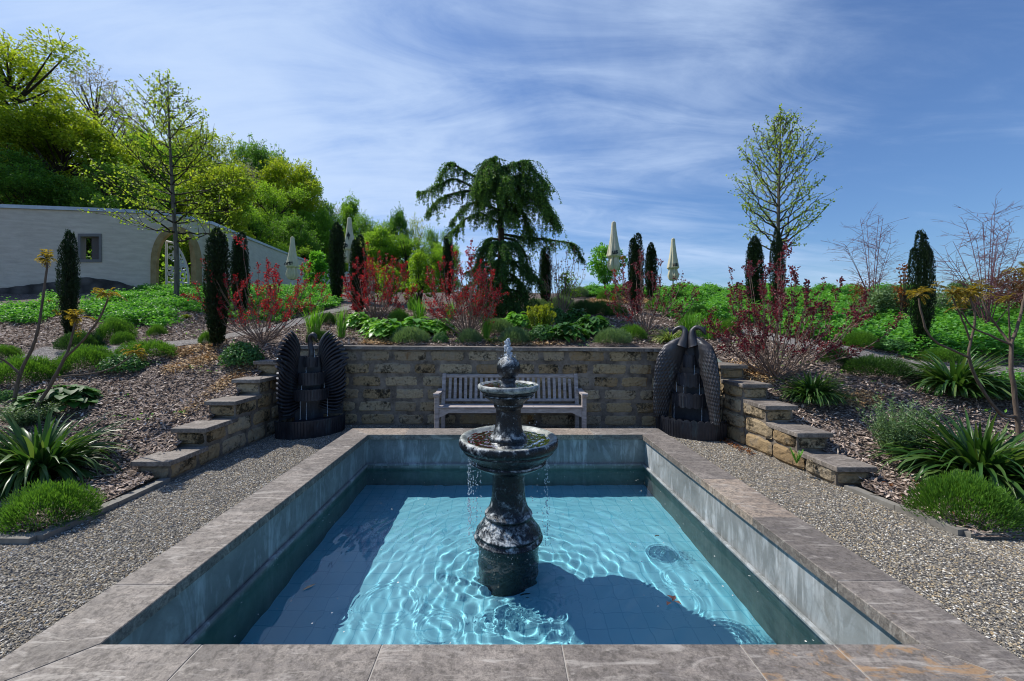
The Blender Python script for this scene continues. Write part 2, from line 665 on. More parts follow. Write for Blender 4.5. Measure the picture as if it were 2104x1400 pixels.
def _mulch():
    m = Mt('bark_soil', .9, .2)
    v = m.vec((1, 1, 1))
    w = m.noise(7, 3, .5, v, color=True)
    vv = m.mix(.12, v, w)
    a = m.voro(42, m.vec((1, 2.6, 1), (0, 0, .5)), out='Color')
    sp = m.node('ShaderNodeSeparateColor'); m.put(sp.inputs[0], a)
    d = m.voro(42, m.vec((1, 2.6, 1), (0, 0, .5)))
    col = m.ramp(sp.outputs[0], [(0, (.05, .036, .028)), (.4, (.18, .13, .105)), (.75, (.33, .26, .225)), (1, (.52, .44, .39))])
    col = m.mix(m.mapr(d, .4, .8, 0, .85), col, (.02, .014, .011))
    m.color(col)
    m.bump(m.math('MULTIPLY', d, -1), .9, .02)
    return m.m


M['mulch'] = _mulch()
_m = Mt('bark_chips', .8, .3)
_m.color(_m.ramp(_m.attr(), [(0, (.07, .05, .04)), (.28, (.27, .200, .155)), (.6, (.50, .395, .325)), (1, (.76, .67, .58))]))
M['chips'] = _m.m
_m = Mt('fresh_wood_chips', .75, .3)
_m.color(_m.ramp(_m.attr(), [(0, (.30, .17, .07)), (.4, (.55, .36, .17)), (1, (.78, .58, .32))]))
M['goldchips'] = _m.m


def _sandstone():
    m = Mt('sandstone_blocks', .85, .25)
    t = m.attr()
    col = m.ramp(t, [(0, (.32, .22, .115)), (.3, (.47, .355, .20)), (.55, (.37, .29, .185)), (.8, (.51, .41, .265)), (1, (.33, .275, .20))])
    n = m.noise(26, 8, .7)
    col = m.mix(m.mapr(n, .35, .75, 0, .55), col, (.12, .09, .05))
    big = m.noise(2.6, 6, .7)
    bl = m.math('ADD', big, m.math('MULTIPLY', m.math('SUBTRACT', n, .5), .6))
    gx = m.xyz()[0]
    bl = m.math('ADD', bl, m.mapr(gx, 2.5, 7.0, -.02, .12))
    blk = m.mapr(bl, .49, .62, 0, .93)
    col = m.mix(blk, col, (.022, .018, .011))
    grey = m.mapr(m.noise(5, 7, .7, m.vec((1, 1, .6))), .54, .68, 0, .4)
    col = m.mix(grey, col, (.33, .31, .27))
    rust = m.mapr(m.noise(3.3, 5, .65, m.vec((1, 1, .35))), .63, .70, 0, .75)
    col = m.mix(rust, col, (.20, .085, .02))
    m.color(col)
    m.bump(m.math('ADD', n, m.noise(90, 5)), .7, .012)
    return m.m


M['sandstone'] = _sandstone()
_m = Mt('mortar', .9, .2)
_m.color(_m.ramp(_m.noise(4, 7, .7), [(.35, (.085, .07, .055)), (.65, (.30, .255, .205))]))
_m.bump(_m.noise(60), .5, .008)
M['mortar'] = _m.m


def _fountain():
    m = Mt('wet_cast_stone', .2, .38)
    n = m.noise(16, 9, .74, dist=.4)
    n2 = m.noise(5, 7, .65, m.vec((1, 1, .5)))
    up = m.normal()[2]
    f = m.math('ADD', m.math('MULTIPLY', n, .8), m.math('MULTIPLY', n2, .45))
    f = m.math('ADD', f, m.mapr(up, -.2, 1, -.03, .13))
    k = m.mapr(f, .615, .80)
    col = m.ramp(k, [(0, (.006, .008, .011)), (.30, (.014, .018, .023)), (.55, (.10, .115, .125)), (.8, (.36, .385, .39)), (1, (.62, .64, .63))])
    sub = m.mapr(m.xyz()[2], .625, .585, 0, .9)
    col = m.mix(sub, col, (.008, .014, .016))
    m.color(col)
    m.rough(m.mapr(k, 0, 1, .13, .6))
    m.bump(m.math('ADD', n, m.noise(60, 6, .7)), .5, .012)
    return m.m


M['fountain'] = _fountain()
_m = Mt('lime_crusted_rim', .5, .4)
_n = _m.noise(18, 9, .72)
_m.color(_m.ramp(_n, [(.34, (.03, .035, .04)), (.47, (.25, .27, .26)), (.65, (.60, .61, .58))]))
_m.bump(_n, .5, .01)
M['rim'] = _m.m

_m = Mt('limy_bowl_lining', .45, .4)
_n = _m.noise(11, 9, .72)
_m.color(_m.ramp(_n, [(.32, (.05, .058, .055)), (.46, (.24, .26, .235)), (.66, (.55, .57, .52))]))
_m.bump(_n, .5, .01)
M['lining'] = _m.m


def _bronze(name, c0, c1, c2):
    m = Mt(name, .42, .5)
    m.b.inputs['Metallic'].default_value = .55
    n = m.noise(6, 8, .68, m.vec((1, 1, .45)))
    drip = m.noise(16, 6, .6, m.vec((1, 1, .1)))
    col = m.ramp(n, [(.3, c0), (.62, c1)])
    col = m.mix(m.mapr(m.math('ADD', m.math('MULTIPLY', n, .5), m.math('MULTIPLY', drip, .6)), .60, .72, 0, .6), col, c2)
    m.color(col)
    m.rough(m.mapr(n, .3, .7, .32, .6))
    m.bump(m.noise(70, 5), .15, .004)
    return m.m


M['bronze'] = _bronze('dark_patinated_bronze', (.022, .024, .032), (.055, .058, .072), (.10, .16, .18))
M['bronze2'] = _bronze('grey_patinated_bronze', (.032, .032, .036), (.076, .074, .080), (.11, .17, .19))


def _teak():
    m = Mt('weathered_teak', .75, .3)
    n = m.noise(22, 7, .65, m.vec((.25, 1, 1)))
    n2 = m.noise(60, 5, .6, m.vec((.2, 1, 1)))
    col = m.ramp(n, [(.3, (.28, .24, .225)), (.7, (.54, .485, .46))])
    col = m.mix(m.mapr(n2, .5, .75, 0, .5), col, (.09, .075, .065))
    m.color(col)
    m.bump(n2, .4, .004)
    return m.m


M['teak'] = _teak()


def _plaster():
    m = Mt('white_lime_plaster', .9, .2)
    n = m.noise(2.0, 7, .6, m.vec((1, 1, 5)))
    n2 = m.noise(5, 6, .7)
    col = m.ramp(n, [(.3, (.50, .445, .37)), (.7, (.64, .58, .49))])
    col = m.mix(m.mapr(n2, .55, .8, 0, .35), col, (.30, .28, .25))
    m.color(col)
    m.bump(n, .35, .03)
    return m.m


M['plaster'] = _plaster()
_m = Mt('zinc_coping', .4, .5); _m.b.inputs['Metallic'].default_value = .4
_m.color(_m.ramp(_m.noise(3, 5), [(.3, (.33, .37, .42)), (.7, (.48, .52, .57))]))
M['zinc'] = _m.m
_m = Mt('dark_fieldstone', .9, .2)
_m.color(_m.ramp(_m.voro(3.0, out='Distance'), [(.2, (.12, .11, .105)), (.7, (.05, .047, .045))]))
_m.bump(_m.noise(9), .6, .05)
M['plinth'] = _m.m
_m = Mt('gate_sandstone', .85, .25)
_m.color(_m.ramp(_m.noise(4, 7, .65), [(.3, (.24, .165, .075)), (.7, (.40, .30, .16))]))
_m.bump(_m.noise(40), .3, .01)
M['archstone'] = _m.m
M['greystone'] = Mt('grey_window_stone', .8).color((.17, .165, .165)).m
M['whitemetal'] = Mt('white_painted_metal', .45).color((.52, .55, .58)).m
M['darkwood'] = Mt('dark_window_board', .8).color((.10, .085, .08)).m


def _canvas():
    m = Mt('cream_canvas', .85, .2)
    m.color(m.ramp(m.noise(5, 5), [(.3, (.52, .485, .34)), (.7, (.66, .62, .46))]))
    return m.m


M['canvas'] = _canvas()
M['ink'] = Mt('black_print', .8).color((.02, .022, .025)).m
M['edging'] = Mt('grey_edging_stone', .85)
M['edging'] = M['edging'].color(M['edging'].ramp(M['edging'].noise(9, 7, .7), [(.3, (.15, .14, .12)), (.7, (.26, .245, .215))])).m

# leaves
M['needle'] = leafmat('santolina_green', (.030, .075, .012), (.065, .155, .020), (.13, .25, .035), .35)
M['needle_dark'] = leafmat('rosemary_green', (.018, .050, .012), (.038, .095, .020), (.075, .16, .035), .3)
M['lav'] = leafmat('grey_green_lavender', (.04, .075, .035), (.075, .13, .055), (.14, .20, .10), .3)
M['round'] = leafmat('round_leaf_green', (.025, .07, .02), (.05, .13, .035), (.10, .20, .055), .35)
M['broad'] = leafmat('broad_leaf_green', (.035, .10, .014), (.075, .19, .025), (.15, .29, .05), .35, .35)
M['broad_dark'] = leafmat('dark_broad_leaf', (.016, .050, .010), (.032, .10, .018), (.06, .15, .026), .35, .55)
M['iris'] = leafmat('iris_green', (.035, .10, .012), (.075, .19, .02), (.14, .28, .04), .4)
M['strap'] = leafmat('strap_leaf_green', (.020, .062, .012), (.045, .115, .025), (.13, .20, .06), .3, .35)
M['strap_pale'] = leafmat('variegated_strap', (.06, .12, .02), (.15, .22, .05), (.40, .42, .20), .35, .4)
M['euph'] = leafmat('euphorbia_lime', (.07, .13, .012), (.17, .23, .018), (.30, .33, .03), .4)
M['cover'] = leafmat('ground_cover_green', (.026, .090, .016), (.060, .180, .030), (.13, .28, .05), .38)
M['yew'] = leafmat('yew_green', (.006, .016, .005), (.013, .034, .009), (.034, .066, .017), .18)
M['red'] = leafmat('smoke_bush_red', (.055, .008, .012), (.17, .016, .022), (.36, .040, .035), .42, tcol=(1.7, .7, .7))
M['purple'] = leafmat('smoke_bush_purple', (.030, .010, .014), (.085, .018, .026), (.18, .035, .042), .36, tcol=(1.6, .7, .7))
M['sumac'] = leafmat('sumac_bronze', (.075, .058, .012), (.18, .135, .018), (.33, .27, .045), .45, tcol=(1.4, 1.3, .6))
M['plane'] = leafmat('plane_leaf', (.075, .13, .015), (.17, .24, .025), (.30, .36, .05), .5)
M['cedar'] = leafmat('cedar_green', (.012, .036, .010), (.032, .082, .018), (.115, .205, .030), .3)
M['lime'] = leafmat('lime_bush', (.07, .15, .012), (.15, .27, .02), (.26, .38, .04), .45)
M['ginkgo'] = leafmat('fresh_small_tree', (.03, .10, .012), (.07, .19, .02), (.13, .28, .035), .45)
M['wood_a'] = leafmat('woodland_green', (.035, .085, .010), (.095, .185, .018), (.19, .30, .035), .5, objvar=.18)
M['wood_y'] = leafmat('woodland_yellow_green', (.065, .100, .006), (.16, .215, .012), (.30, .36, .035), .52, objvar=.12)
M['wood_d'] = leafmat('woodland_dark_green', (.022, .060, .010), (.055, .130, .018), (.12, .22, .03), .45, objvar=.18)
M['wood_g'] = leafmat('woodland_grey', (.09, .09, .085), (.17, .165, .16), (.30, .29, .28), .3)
M['heather'] = leafmat('heather_brown', (.06, .025, .015), (.12, .045, .025), (.14, .12, .04), .3)
M['rusty'] = leafmat('dry_rust_leaf', (.10, .035, .012), (.22, .085, .02), (.34, .15, .04), .4, tcol=(1.4, 1.0, .7))
M['bark'] = barkmat('grey_bark', (.07, .06, .05), (.19, .17, .14))
M['bark_d'] = barkmat('dark_bark', (.025, .020, .015), (.07, .055, .042))
M['twig'] = barkmat('pinkish_twig', (.13, .085, .065), (.30, .225, .18), 60)
M['tamtwig'] = barkmat('red_tamarisk_twig', (.12, .05, .06), (.26, .12, .13), 60)
M['sumacbark'] = barkmat('sumac_bark', (.075, .055, .042), (.19, .145, .11), 50)

# ================================================================== ground
def sheet(name, xs_fn, ys, nu, mat, zfn, kind='structure', dz=0.0, smooth=True):
    u = np.linspace(0, 1, nu)
    X = np.array([xs_fn(y, u) for y in ys]); Y = np.repeat(np.array(ys)[:, None], nu, 1)
    Z = zfn(X, Y) + dz
    V = np.stack([X, Y, Z], -1).reshape(-1, 3)
    i = np.arange(len(ys) * nu).reshape(len(ys), nu)
    F = np.stack([i[:-1, :-1], i[:-1, 1:], i[1:, 1:], i[1:, :-1]], -1).reshape(-1, 4)
    o = link(name, mesh(name, V, F, mat, None, smooth))
    return tag(o, kind=kind)


# gravel court (hole for the basin)
g = MB()
OX0, OX1, OY0, OY1 = -2.09, 2.16, 1.43, 5.56
for (x0, y0, x1, y1) in ((-40, -30, 40, OY0), (-40, OY0, OX0, 3.17), (OX1, OY0, 40, 3.17),
                         (-3.95, 3.17, OX0, 7.3), (OX1, 3.17, 3.95, 7.3), (OX0, OY1, OX1, 7.3)):
    g.add([(x0, y0, 0), (x1, y0, 0), (x1, y1, 0), (x0, y1, 0)], [(0, 1, 2, 3)])
tag(g.obj('gravel_ground', M['gravel']), kind='structure')

# loose pebbles
def pebbles(n, xr, yr, seed):
    r = np.random.default_rng(seed)
    x = r.uniform(*xr, n); y = r.uniform(*yr, n)
    edge_l = np.where(y > 3.2, -3.68, -9); edge_r = np.where(y > 3.2, 3.62, 9)
    k = ~((x > OX0 - .01) & (x < OX1 + .01) & (y > 1.4) & (y < OY1 + .01)) & (x > edge_l) & (x < edge_r)
    px, py = topx(x, y, 0)
    k &= (px > -60) & (px < 2170) & (py < 1460)
    return x[k], y[k]


def pebble_mesh():
    xs, ys = [], []
    for (n, xr, yr, sd_) in ((52000, (-3.75, -2.09), (1.45, 7.0), 1), (52000, (2.16, 3.75), (1.45, 7.0), 2),
                             (9000, (-2.1, 2.2), (5.55, 7.0), 3), (24000, (-5.5, -3.6), (2.2, 3.2), 4), (24000, (3.6, 5.5), (2.2, 3.2), 5)):
        x, y = pebbles(n, xr, yr, sd_); xs.append(x); ys.append(y)
    x = np.concatenate(xs); y = np.concatenate(ys); n = len(x)
    r = np.random.default_rng(11)
    s = r.uniform(.004, .0085, n)[:, None]
    base = np.array([(1, 0, 0), (0, 1, 0), (-1, 0, 0), (0, -1, 0), (0, 0, 1.0)])
    a = r.uniform(0, 2 * PI, n); el = r.uniform(.75, 1.7, n)
    ca, sa = np.cos(a)[:, None], np.sin(a)[:, None]
    bx = base[None, :, 0] * el[:, None] + r.normal(0, .16, (n, 5)); by = base[None, :, 1] + r.normal(0, .16, (n, 5))
    bz = base[None, :, 2] * r.uniform(.6, 1.1, (n, 1)) + np.where(base[None, :, 2] > 0, 0, r.uniform(-.1, .45, (n, 5)))
    V = np.stack([x[:, None] + (bx * ca - by * sa) * s, y[:, None] + (bx * sa + by * ca) * s, .002 + bz * s], -1)
    o = np.arange(n)[:, None] * 5
    F = np.concatenate([o + np.array([[k, (k + 1) % 4, 4]]) for k in range(4)])
    t = r.uniform(0, 1, n) ** 1.15
    me = mesh('gravel', V.reshape(-1, 3), F, M['pebble'], np.tile(t, 4), False)
    return tag(link('gravel', me), kind='stuff')


pebble_mesh()

# planted slope, in three sheets that meet behind the walls
def ledge_l(y): return np.interp(y, [3.17, 4.3, 4.45, 7.3], [-3.76, -3.76, -3.95, -3.95])
def ledge_r(y): return np.interp(y, [3.17, 4.1, 4.25, 7.3], [3.78, 3.68, 3.85, 3.75])
ysb = list(np.arange(3.17, 7.12, .07)) + [7.12]
sheet('bark_mulch_slope', lambda y, u: ledge_l(y) - 40 * u ** 2.2, ysb, 120, M['mulch'], terr)
sheet('bark_mulch_slope', lambda y, u: ledge_r(y) + 40 * u ** 2.2, ysb, 120, M['mulch'], terr)
ysu = list(np.arange(7.12, 12, .12)) + list(np.arange(12, 17.6, .28))
hx = np.concatenate([-np.geomspace(110, 6, 50), np.linspace(-5.8, 5.8, 90), np.geomspace(6, 110, 50)])
sheet('planted_hillside', lambda y, u: hx, ysu, len(hx), M['mulch'], terr)
_m = Mt('rough_grass', .9, .2)
_n = _m.noise(3, 8, .7)
_m.color(_m.ramp(_n, [(.3, (.022, .045, .010)), (.55, (.05, .10, .018)), (.75, (.085, .13, .03))]))
_m.bump(_m.noise(25, 6), .8, .06)
sheet('meadow_hill', lambda y, u: hx, [ysu[-1]] + list(np.arange(18, 60, 1.5)) + list(np.arange(60, 150, 6)), len(hx), _m.m, terr)

# gravel paths winding over the slope
def path(name, pxs, width):
    c = spline([G(*p)[:2] for p in pxs], 60)
    d = np.gradient(c, axis=0); d /= np.linalg.norm(d, axis=1, keepdims=True)
    nrm = np.stack([-d[:, 1], d[:, 0]], -1)
    w = np.linspace(-1, 1, 7)
    X = c[:, None, 0] + nrm[:, None, 0] * w * width / 2
    Y = c[:, None, 1] + nrm[:, None, 1] * w * width / 2
    Z = terr(X, Y) + .022 - .012 * np.abs(w) ** 3
    n = len(c)
    i = np.arange(n * 7).reshape(n, 7)
    F = np.stack([i[:-1, :-1], i[:-1, 1:], i[1:, 1:], i[1:, :-1]], -1).reshape(-1, 4)
    tag(link(name, mesh(name, np.stack([X, Y, Z], -1).reshape(-1, 3), F, M['gravelpath'], None, True)), kind='structure')
    return c


_m = Mt('grey_path_gravel', .9, .2)
_c = _m.voro(60, out='Color'); _s = _m.node('ShaderNodeSeparateColor'); _m.put(_s.inputs[0], _c)
_m.color(_m.ramp(_s.outputs[0], [(0, (.10, .092, .085)), (.6, (.21, .19, .175)), (1, (.33, .31, .29))]))
_m.bump(_m.voro(60), .6, .01)
M['gravelpath'] = _m.m
PATHS = [path('gravel_path', [(60, 728), (180, 724), (300, 714), (430, 699), (560, 676), (650, 650), (715, 634), (760, 622)], .5),
         path('gravel_path', [(1490, 668), (1540, 682), (1620, 702), (1700, 716), (1800, 735), (1900, 756), (2040, 768), (2160, 776)], .5)]

# ================================================================== basin
pool = empty('water_basin', (0, 0, 0), 0, 'square sunken water basin with broad grey limestone rim slabs', 'pool')
IX0, IX1, IY0, IY1 = -1.768, 1.838, 1.752, 5.24
CW = .34
X0, X1, Y0, Y1 = IX0 - CW, IX1 + CW, IY0 - CW, IY1 + CW
ZT, TH = .30, .065


def slab(poly, mat, name='coping_slab', label=None, gap=.0014):
    p = np.array(poly, float); c = p.mean(0)
    # inset for the joint and chamfered top edge
    def ins(q, d):
        out = []
        n = len(q)
        for i in range(n):
            a, b, e = q[i - 1], q[i], q[(i + 1) % n]
            d1 = (b - a) / np.linalg.norm(b - a); d2 = (e - b) / np.linalg.norm(e - b)
            n1 = np.array([-d1[1], d1[0]]); n2 = np.array([-d2[1], d2[0]])
            bi = (n1 + n2) / (1 + n1 @ n2)
            out.append(b + bi * d)
        return np.array(out)
    q0 = ins(p, gap); q1 = ins(p, gap + .004)
    n = len(p)
    V = [(*v, ZT - TH) for v in q0] + [(*v, ZT - .004) for v in q0] + [(*v, ZT) for v in q1]
    F = [tuple(range(n))[::-1], tuple(range(2 * n, 3 * n))]
    for i in range(n):
        j = (i + 1) % n
        F += [(i, j, n + j, n + i), (n + i, n + j, 2 * n + j, 2 * n + i)]
    b = MB(); b.add(V, F)
    o = b.obj(name, mat, pool)
    if label: o['label'] = label
    return o


S_, B_, U_ = M['slab'], M['slab_beige'], M['slab_rust']
yl = [1.752, 2.154, 3.03, 3.92, 4.75, 5.24]
for i in range(5):   # side with the winged bird
    a = [(X0, yl[i] if i else Y0), (IX0, yl[i]), (IX0, yl[i + 1]), (X0, yl[i + 1] if i < 4 else Y1)]
    slab(a, S_)
yr = [1.76, 2.19, 2.93, 3.69, 4.50, 5.24]
for i in range(5):
    a = [(IX1, yr[i] if i else IY0), (X1, yr[i] if i else Y0), (X1, yr[i + 1] if i < 4 else Y1), (IX1, yr[i + 1])]
    slab(a, [S_, S_, B_, S_, S_][i], label='beige rim slab' if i == 2 else None)
xb = [IX0, -1.29, -.55, .33, 1.20, IX1]
for i in range(5):
    slab([(xb[i], IY1), (xb[i + 1], IY1), (xb[i + 1] if i < 4 else X1, Y1), (xb[i] if i else X0, Y1)], [B_, S_, S_, B_, S_][i])
xf = [IX0, -1.317, -.528, .259, 1.04, 1.452, IX1]
for i in range(6):
    slab([(xf[i] if i else X0, Y0), (xf[i + 1] if i < 5 else X1, Y0), (xf[i + 1], IY0), (xf[i], IY0)], [S_, S_, S_, S_, U_, U_][i], label='rust streaked rim slab' if i >= 4 else None)
j = MB()   # mortar bed showing in the joints
e = .006
for (a, b) in (((X0 + e, Y0 + e), (X1 - e, IY0 - e)), ((X0 + e, IY1 + e), (X1 - e, Y1 - e)), ((X0 + e, IY0 - e + .001), (IX0 - e, IY1 + e - .001)), ((IX1 + e, IY0 - e + .001), (X1 - e, IY1 + e - .001))):
    j.box((*a, ZT - TH + .002), (*b, ZT - .003))
j.obj('mortar_joint', M['joint'], pool)
WX0, WX1, WY0, WY1 = IX0 - .035, IX1 + .035, IY0 - .035, IY1 + .035
ZB, ZF, ZW = ZT - TH, -.76, -.15
for (a, b) in (((X0 + .03, Y0 + .03), (WX0, Y1 - .03)), ((WX1, Y0 + .03), (X1 - .03, Y1 - .03)), ((WX0, WY1), (WX1, Y1 - .03)), ((WX0, Y0 + .03), (WX1, WY0))):
    w = MB(); w.box((*a, ZF - .05), (*b, ZB))
    w.obj('basin_wall', M['concrete'], pool).cycles.is_caustics_receiver = True
for k, (a, b) in enumerate((((WX0, WY0, -.115), (WX0 + .035, WY1, -.085)), ((WX1 - .035, WY0, -.115), (WX1, WY1, -.085)), ((WX0 + .035, WY1 - .035, -.115), (WX1 - .035, WY1, -.085)))):
    w = MB(); w.box((a[0] + .0005, a[1] + .0005, a[2]), (b[0] - .0005, b[1] - .0005, b[2]), bev=.008)
    w.obj('wall_ledge', M['concrete'], pool)
f = MB(); f.add([(WX0 - .02, WY0 - .02, ZF), (WX1 + .02, WY0 - .02, ZF), (WX1 + .02, WY1 + .02, ZF), (WX0 - .02, WY1 + .02, ZF)], [(0, 1, 2, 3)])
f.obj('basin_floor', M['poolfloor'], pool).cycles.is_caustics_receiver = True

# water surface with ripples
FXC, FYC = .05, 3.49
nx, ny = 300, 300
X, Y = np.meshgrid(np.linspace(WX0 - .01, WX1 + .01, nx), np.linspace(WY0 - .01, WY1 + .01, ny))
rw = np.random.default_rng(5)
Z = np.zeros_like(X)
r0 = np.hypot(X - FXC, Y - FYC)
for k in range(22):     # rings spreading from where the drops fall
    an = rw.uniform(0, 2 * PI); c = (FXC + .40 * math.cos(an), FYC + .40 * math.sin(an))
    r = np.hypot(X - c[0], Y - c[1]); lam = rw.uniform(.075, .17)
    Z += .00036 * np.sin(r * 2 * PI / lam + rw.uniform(0, 6)) * np.exp(-r * .85) * sstep(0, .12, r)
for k in range(26):     # soft cross chop
    an = rw.uniform(0, 2 * PI); lam = rw.uniform(.16, .6)
    Z += rw.uniform(.4, 1) * .00042 * lam * 2 * np.sin((X * math.cos(an) + Y * math.sin(an)) * 2 * PI / lam + rw.uniform(0, 6) + 1.5 * np.sin(X * 2.1 + k) * np.sin(Y * 1.7 + k))
for lam, am in ((.115, .0011), (.17, .0009), (.26, .0011)):
    rq = r0 + .018 * np.sin(np.arctan2(Y - FYC, X - FXC) * 5 + r0 * 4) + .012 * np.sin(np.arctan2(Y - FYC, X - FXC) * 11)
    Z += am * np.sin(rq * 2 * PI / lam) * np.exp(-r0 * .8)
Z *= .45 + .55 * sstep(4.7, 3.3, Y)
Z *= .35 + .65 * np.exp(-np.maximum(0, r0 - .5) * .55)
for (px, py, rr) in ((1110, 1252, .10), (1085, 1240, .06), (1145, 1265, .05), (1060, 1262, .05), (1385, 1232, .17), (800, 1240, .2), (1400, 1190, .13), (1290, 1060, .08), (905, 1290, .12), (1190, 1240, .07), (1010, 1280, .06), (700, 1270, .06)):
    D = (CAMZ - ZW) * FPX / (py - CY); cx = (px - CX) / FPX * D
    r = np.hypot(X - cx, Y - D)
    Z += .0022 * np.sin((r - rr) * 2 * PI / .035) * np.exp(-((r - rr) / .045) ** 2)
V = np.stack([X, Y, ZW + Z], -1).reshape(-1, 3)
i = np.arange(nx * ny).reshape(ny, nx)
F = np.stack([i[:-1, :-1], i[:-1, 1:], i[1:, 1:], i[1:, :-1]], -1).reshape(-1, 4)
water = tag(link('water', mesh('water', V, F, M['water'], None, True)), kind='structure')
water.cycles.is_caustics_caster = True

# petals and bits floating on the water
pt = MB()
rp = np.random.default_rng(21)
for k in range(120):
    x = rp.uniform(WX0 + .05, WX1 - .05); y = rp.uniform(WY0 + .05, WY1 - .05)
    if rp.uniform() < .35: x = WX1 - abs(rp.normal(.18, .12)) if rp.uniform() < .6 else WX0 + abs(rp.normal(.35, .25))
    s = rp.uniform(.004, .0085); a = np.sort(rp.uniform(0, 2 * PI, 6))
    z = ZW + .004
    pt.add(np.stack([x + s * np.cos(a), y + s * .8 * np.sin(a), np.full(6, z) + rp.uniform(0, .003, 6)], -1), [np.arange(6).reshape(1, 6)])
tag(pt.obj('floating_petals', Mt('white_petal', .6).color((.7, .7, .66)).m), kind='stuff')


def on_water(px, py):
    D = (CAMZ - ZW) * FPX / (py - CY)
    return (px - CX) / FPX * D, D


lf = MB()
for k, (dx_, a) in enumerate(((0, .6), (.02, 2.0), (-.015, 3.6), (.01, 5.0))):
    an = a + .3
    lf.leaves([(dx_, dx_ * .5, .004)], [(math.cos(an), math.sin(an), .15)], [(0, .2, 1)], .062, .035, .5, .25)
x, y = on_water(1382, 1238)
tag(lf.obj('floating_leaf', Mt('wet_brown_leaf', .4).color((.10, .05, .04)).m, loc=(x, y, ZW + .002)), 'small curled brown leaf floating in the pool amid ripples', 'leaf')
tw = MB(); tw.tube([(-.022, 0, 0.004), (0, .004, .006), (.02, 0, .003)], .004, .003, 6)
x, y = on_water(1350, 1102)
tag(tw.obj('floating_twig', M['sumacbark'], loc=(x, y, ZW), rz=.3), 'short brown twig adrift on the pool in front of the peacock side', 'twig')
dl = MB(); dl.leaves([(0, 0, .003)], [(1, .35, .02)], [(0, 0, 1)], .10, .03, .4, .1)
x, y = on_water(620, 1215)
tag(dl.obj('floating_leaf', M['ink'], loc=(x, y, ZW + .002), rz=.5), 'slim dark leaf floating in the shadowed strip of pool', 'leaf')

# ================================================================== tiered fountain
ft = empty('tiered_fountain', (FXC, FYC, ZF), 0, 'black wet two bowl fountain topped by a stone ball, in the middle of the pool', 'fountain')
fz = lambda prof: [(r, z - ZF) for r, z in prof]


def lat(prof, name, mat, n=72, smooth=True, parent=ft, **kw):
    b = MB(); b.lathe(fz(prof), n, **kw)
    o = b.obj(name, mat, parent, smooth)
    return o


def rnd(prof, k=3):
    return spline([(r, z) for r, z in prof], (len(prof) - 1) * k).tolist()


ped = rnd([(.262, ZF), (.262, -.5), (.262, -.2), (.262, -.150), (.266, -.138), (.296, -.130), (.300, -.118), (.290, -.104), (.280, -.085), (.283, -.070), (.272, -.055), (.240, -.012), (.214, .028), (.200, .055),
       (.207, .066), (.208, .08), (.196, .095), (.18, .115), (.163, .155), (.150, .21), (.143, .29), (.139, .38), (.145, .452), (.165, .462)], 4)
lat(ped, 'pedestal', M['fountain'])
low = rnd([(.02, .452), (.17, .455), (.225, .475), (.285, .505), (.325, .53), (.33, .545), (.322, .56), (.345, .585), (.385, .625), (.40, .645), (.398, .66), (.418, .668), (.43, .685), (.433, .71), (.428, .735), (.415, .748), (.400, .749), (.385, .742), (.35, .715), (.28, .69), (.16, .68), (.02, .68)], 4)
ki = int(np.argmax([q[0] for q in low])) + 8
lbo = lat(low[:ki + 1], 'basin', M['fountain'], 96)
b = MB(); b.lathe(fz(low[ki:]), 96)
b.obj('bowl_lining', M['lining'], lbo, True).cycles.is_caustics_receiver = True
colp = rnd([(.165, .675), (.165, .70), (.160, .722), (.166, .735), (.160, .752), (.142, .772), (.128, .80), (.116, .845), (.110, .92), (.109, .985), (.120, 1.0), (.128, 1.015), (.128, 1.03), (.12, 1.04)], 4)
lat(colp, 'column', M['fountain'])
upp = rnd([(.02, 1.03), (.125, 1.035), (.15, 1.055), (.185, 1.08), (.215, 1.10), (.222, 1.11), (.216, 1.12), (.235, 1.135), (.248, 1.15), (.246, 1.158), (.258, 1.163)], 4)
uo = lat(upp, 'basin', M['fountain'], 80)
rim = rnd([(.245, 1.155), (.260, 1.163), (.268, 1.175), (.269, 1.19), (.262, 1.203), (.250, 1.207), (.238, 1.2), (.215, 1.185), (.15, 1.172), (.02, 1.17)], 4)
b = MB(); b.lathe(fz(rim), 80)
b.obj('rim', M['rim'], uo, True).cycles.is_caustics_receiver = True
bp = [(.07, 1.168), (.068, 1.19), (.060, 1.21), (.062, 1.23), (.074, 1.25)] + [(.105 * math.cos(a), 1.345 + .105 * math.sin(a)) for a in np.linspace(-1.0, 1.45, 14)] + [(.012, 1.452)]
lat(bp, 'ball_finial', M['fountain'], 48)
for (r, z) in ((.36, .725), (.228, 1.194)):
    b = MB()
    a = np.linspace(0, 2 * PI, 64, endpoint=False)
    rr = np.linspace(.06, 1, 40)
    Vv = np.stack([np.outer(rr * r, np.cos(a)), np.outer(rr * r, np.sin(a)), z - ZF + sum(.0009 * np.sin((np.outer(rr * r, np.cos(a)) * math.cos(q * 2.4) + np.outer(rr * r, np.sin(a)) * math.sin(q * 2.4)) * (38 + 17 * q) + q * 1.7) for q in range(8))], -1).reshape(-1, 3)
    n = 64; ii = np.arange(n); jj = (ii + 1) % n
    b.add(Vv, np.concatenate([np.stack([k * n + ii, k * n + jj, (k + 1) * n + jj, (k + 1) * n + ii], -1) for k in range(39)]))
    o = b.obj('basin_water', M['water'], ft, True); o.cycles.is_caustics_caster = True
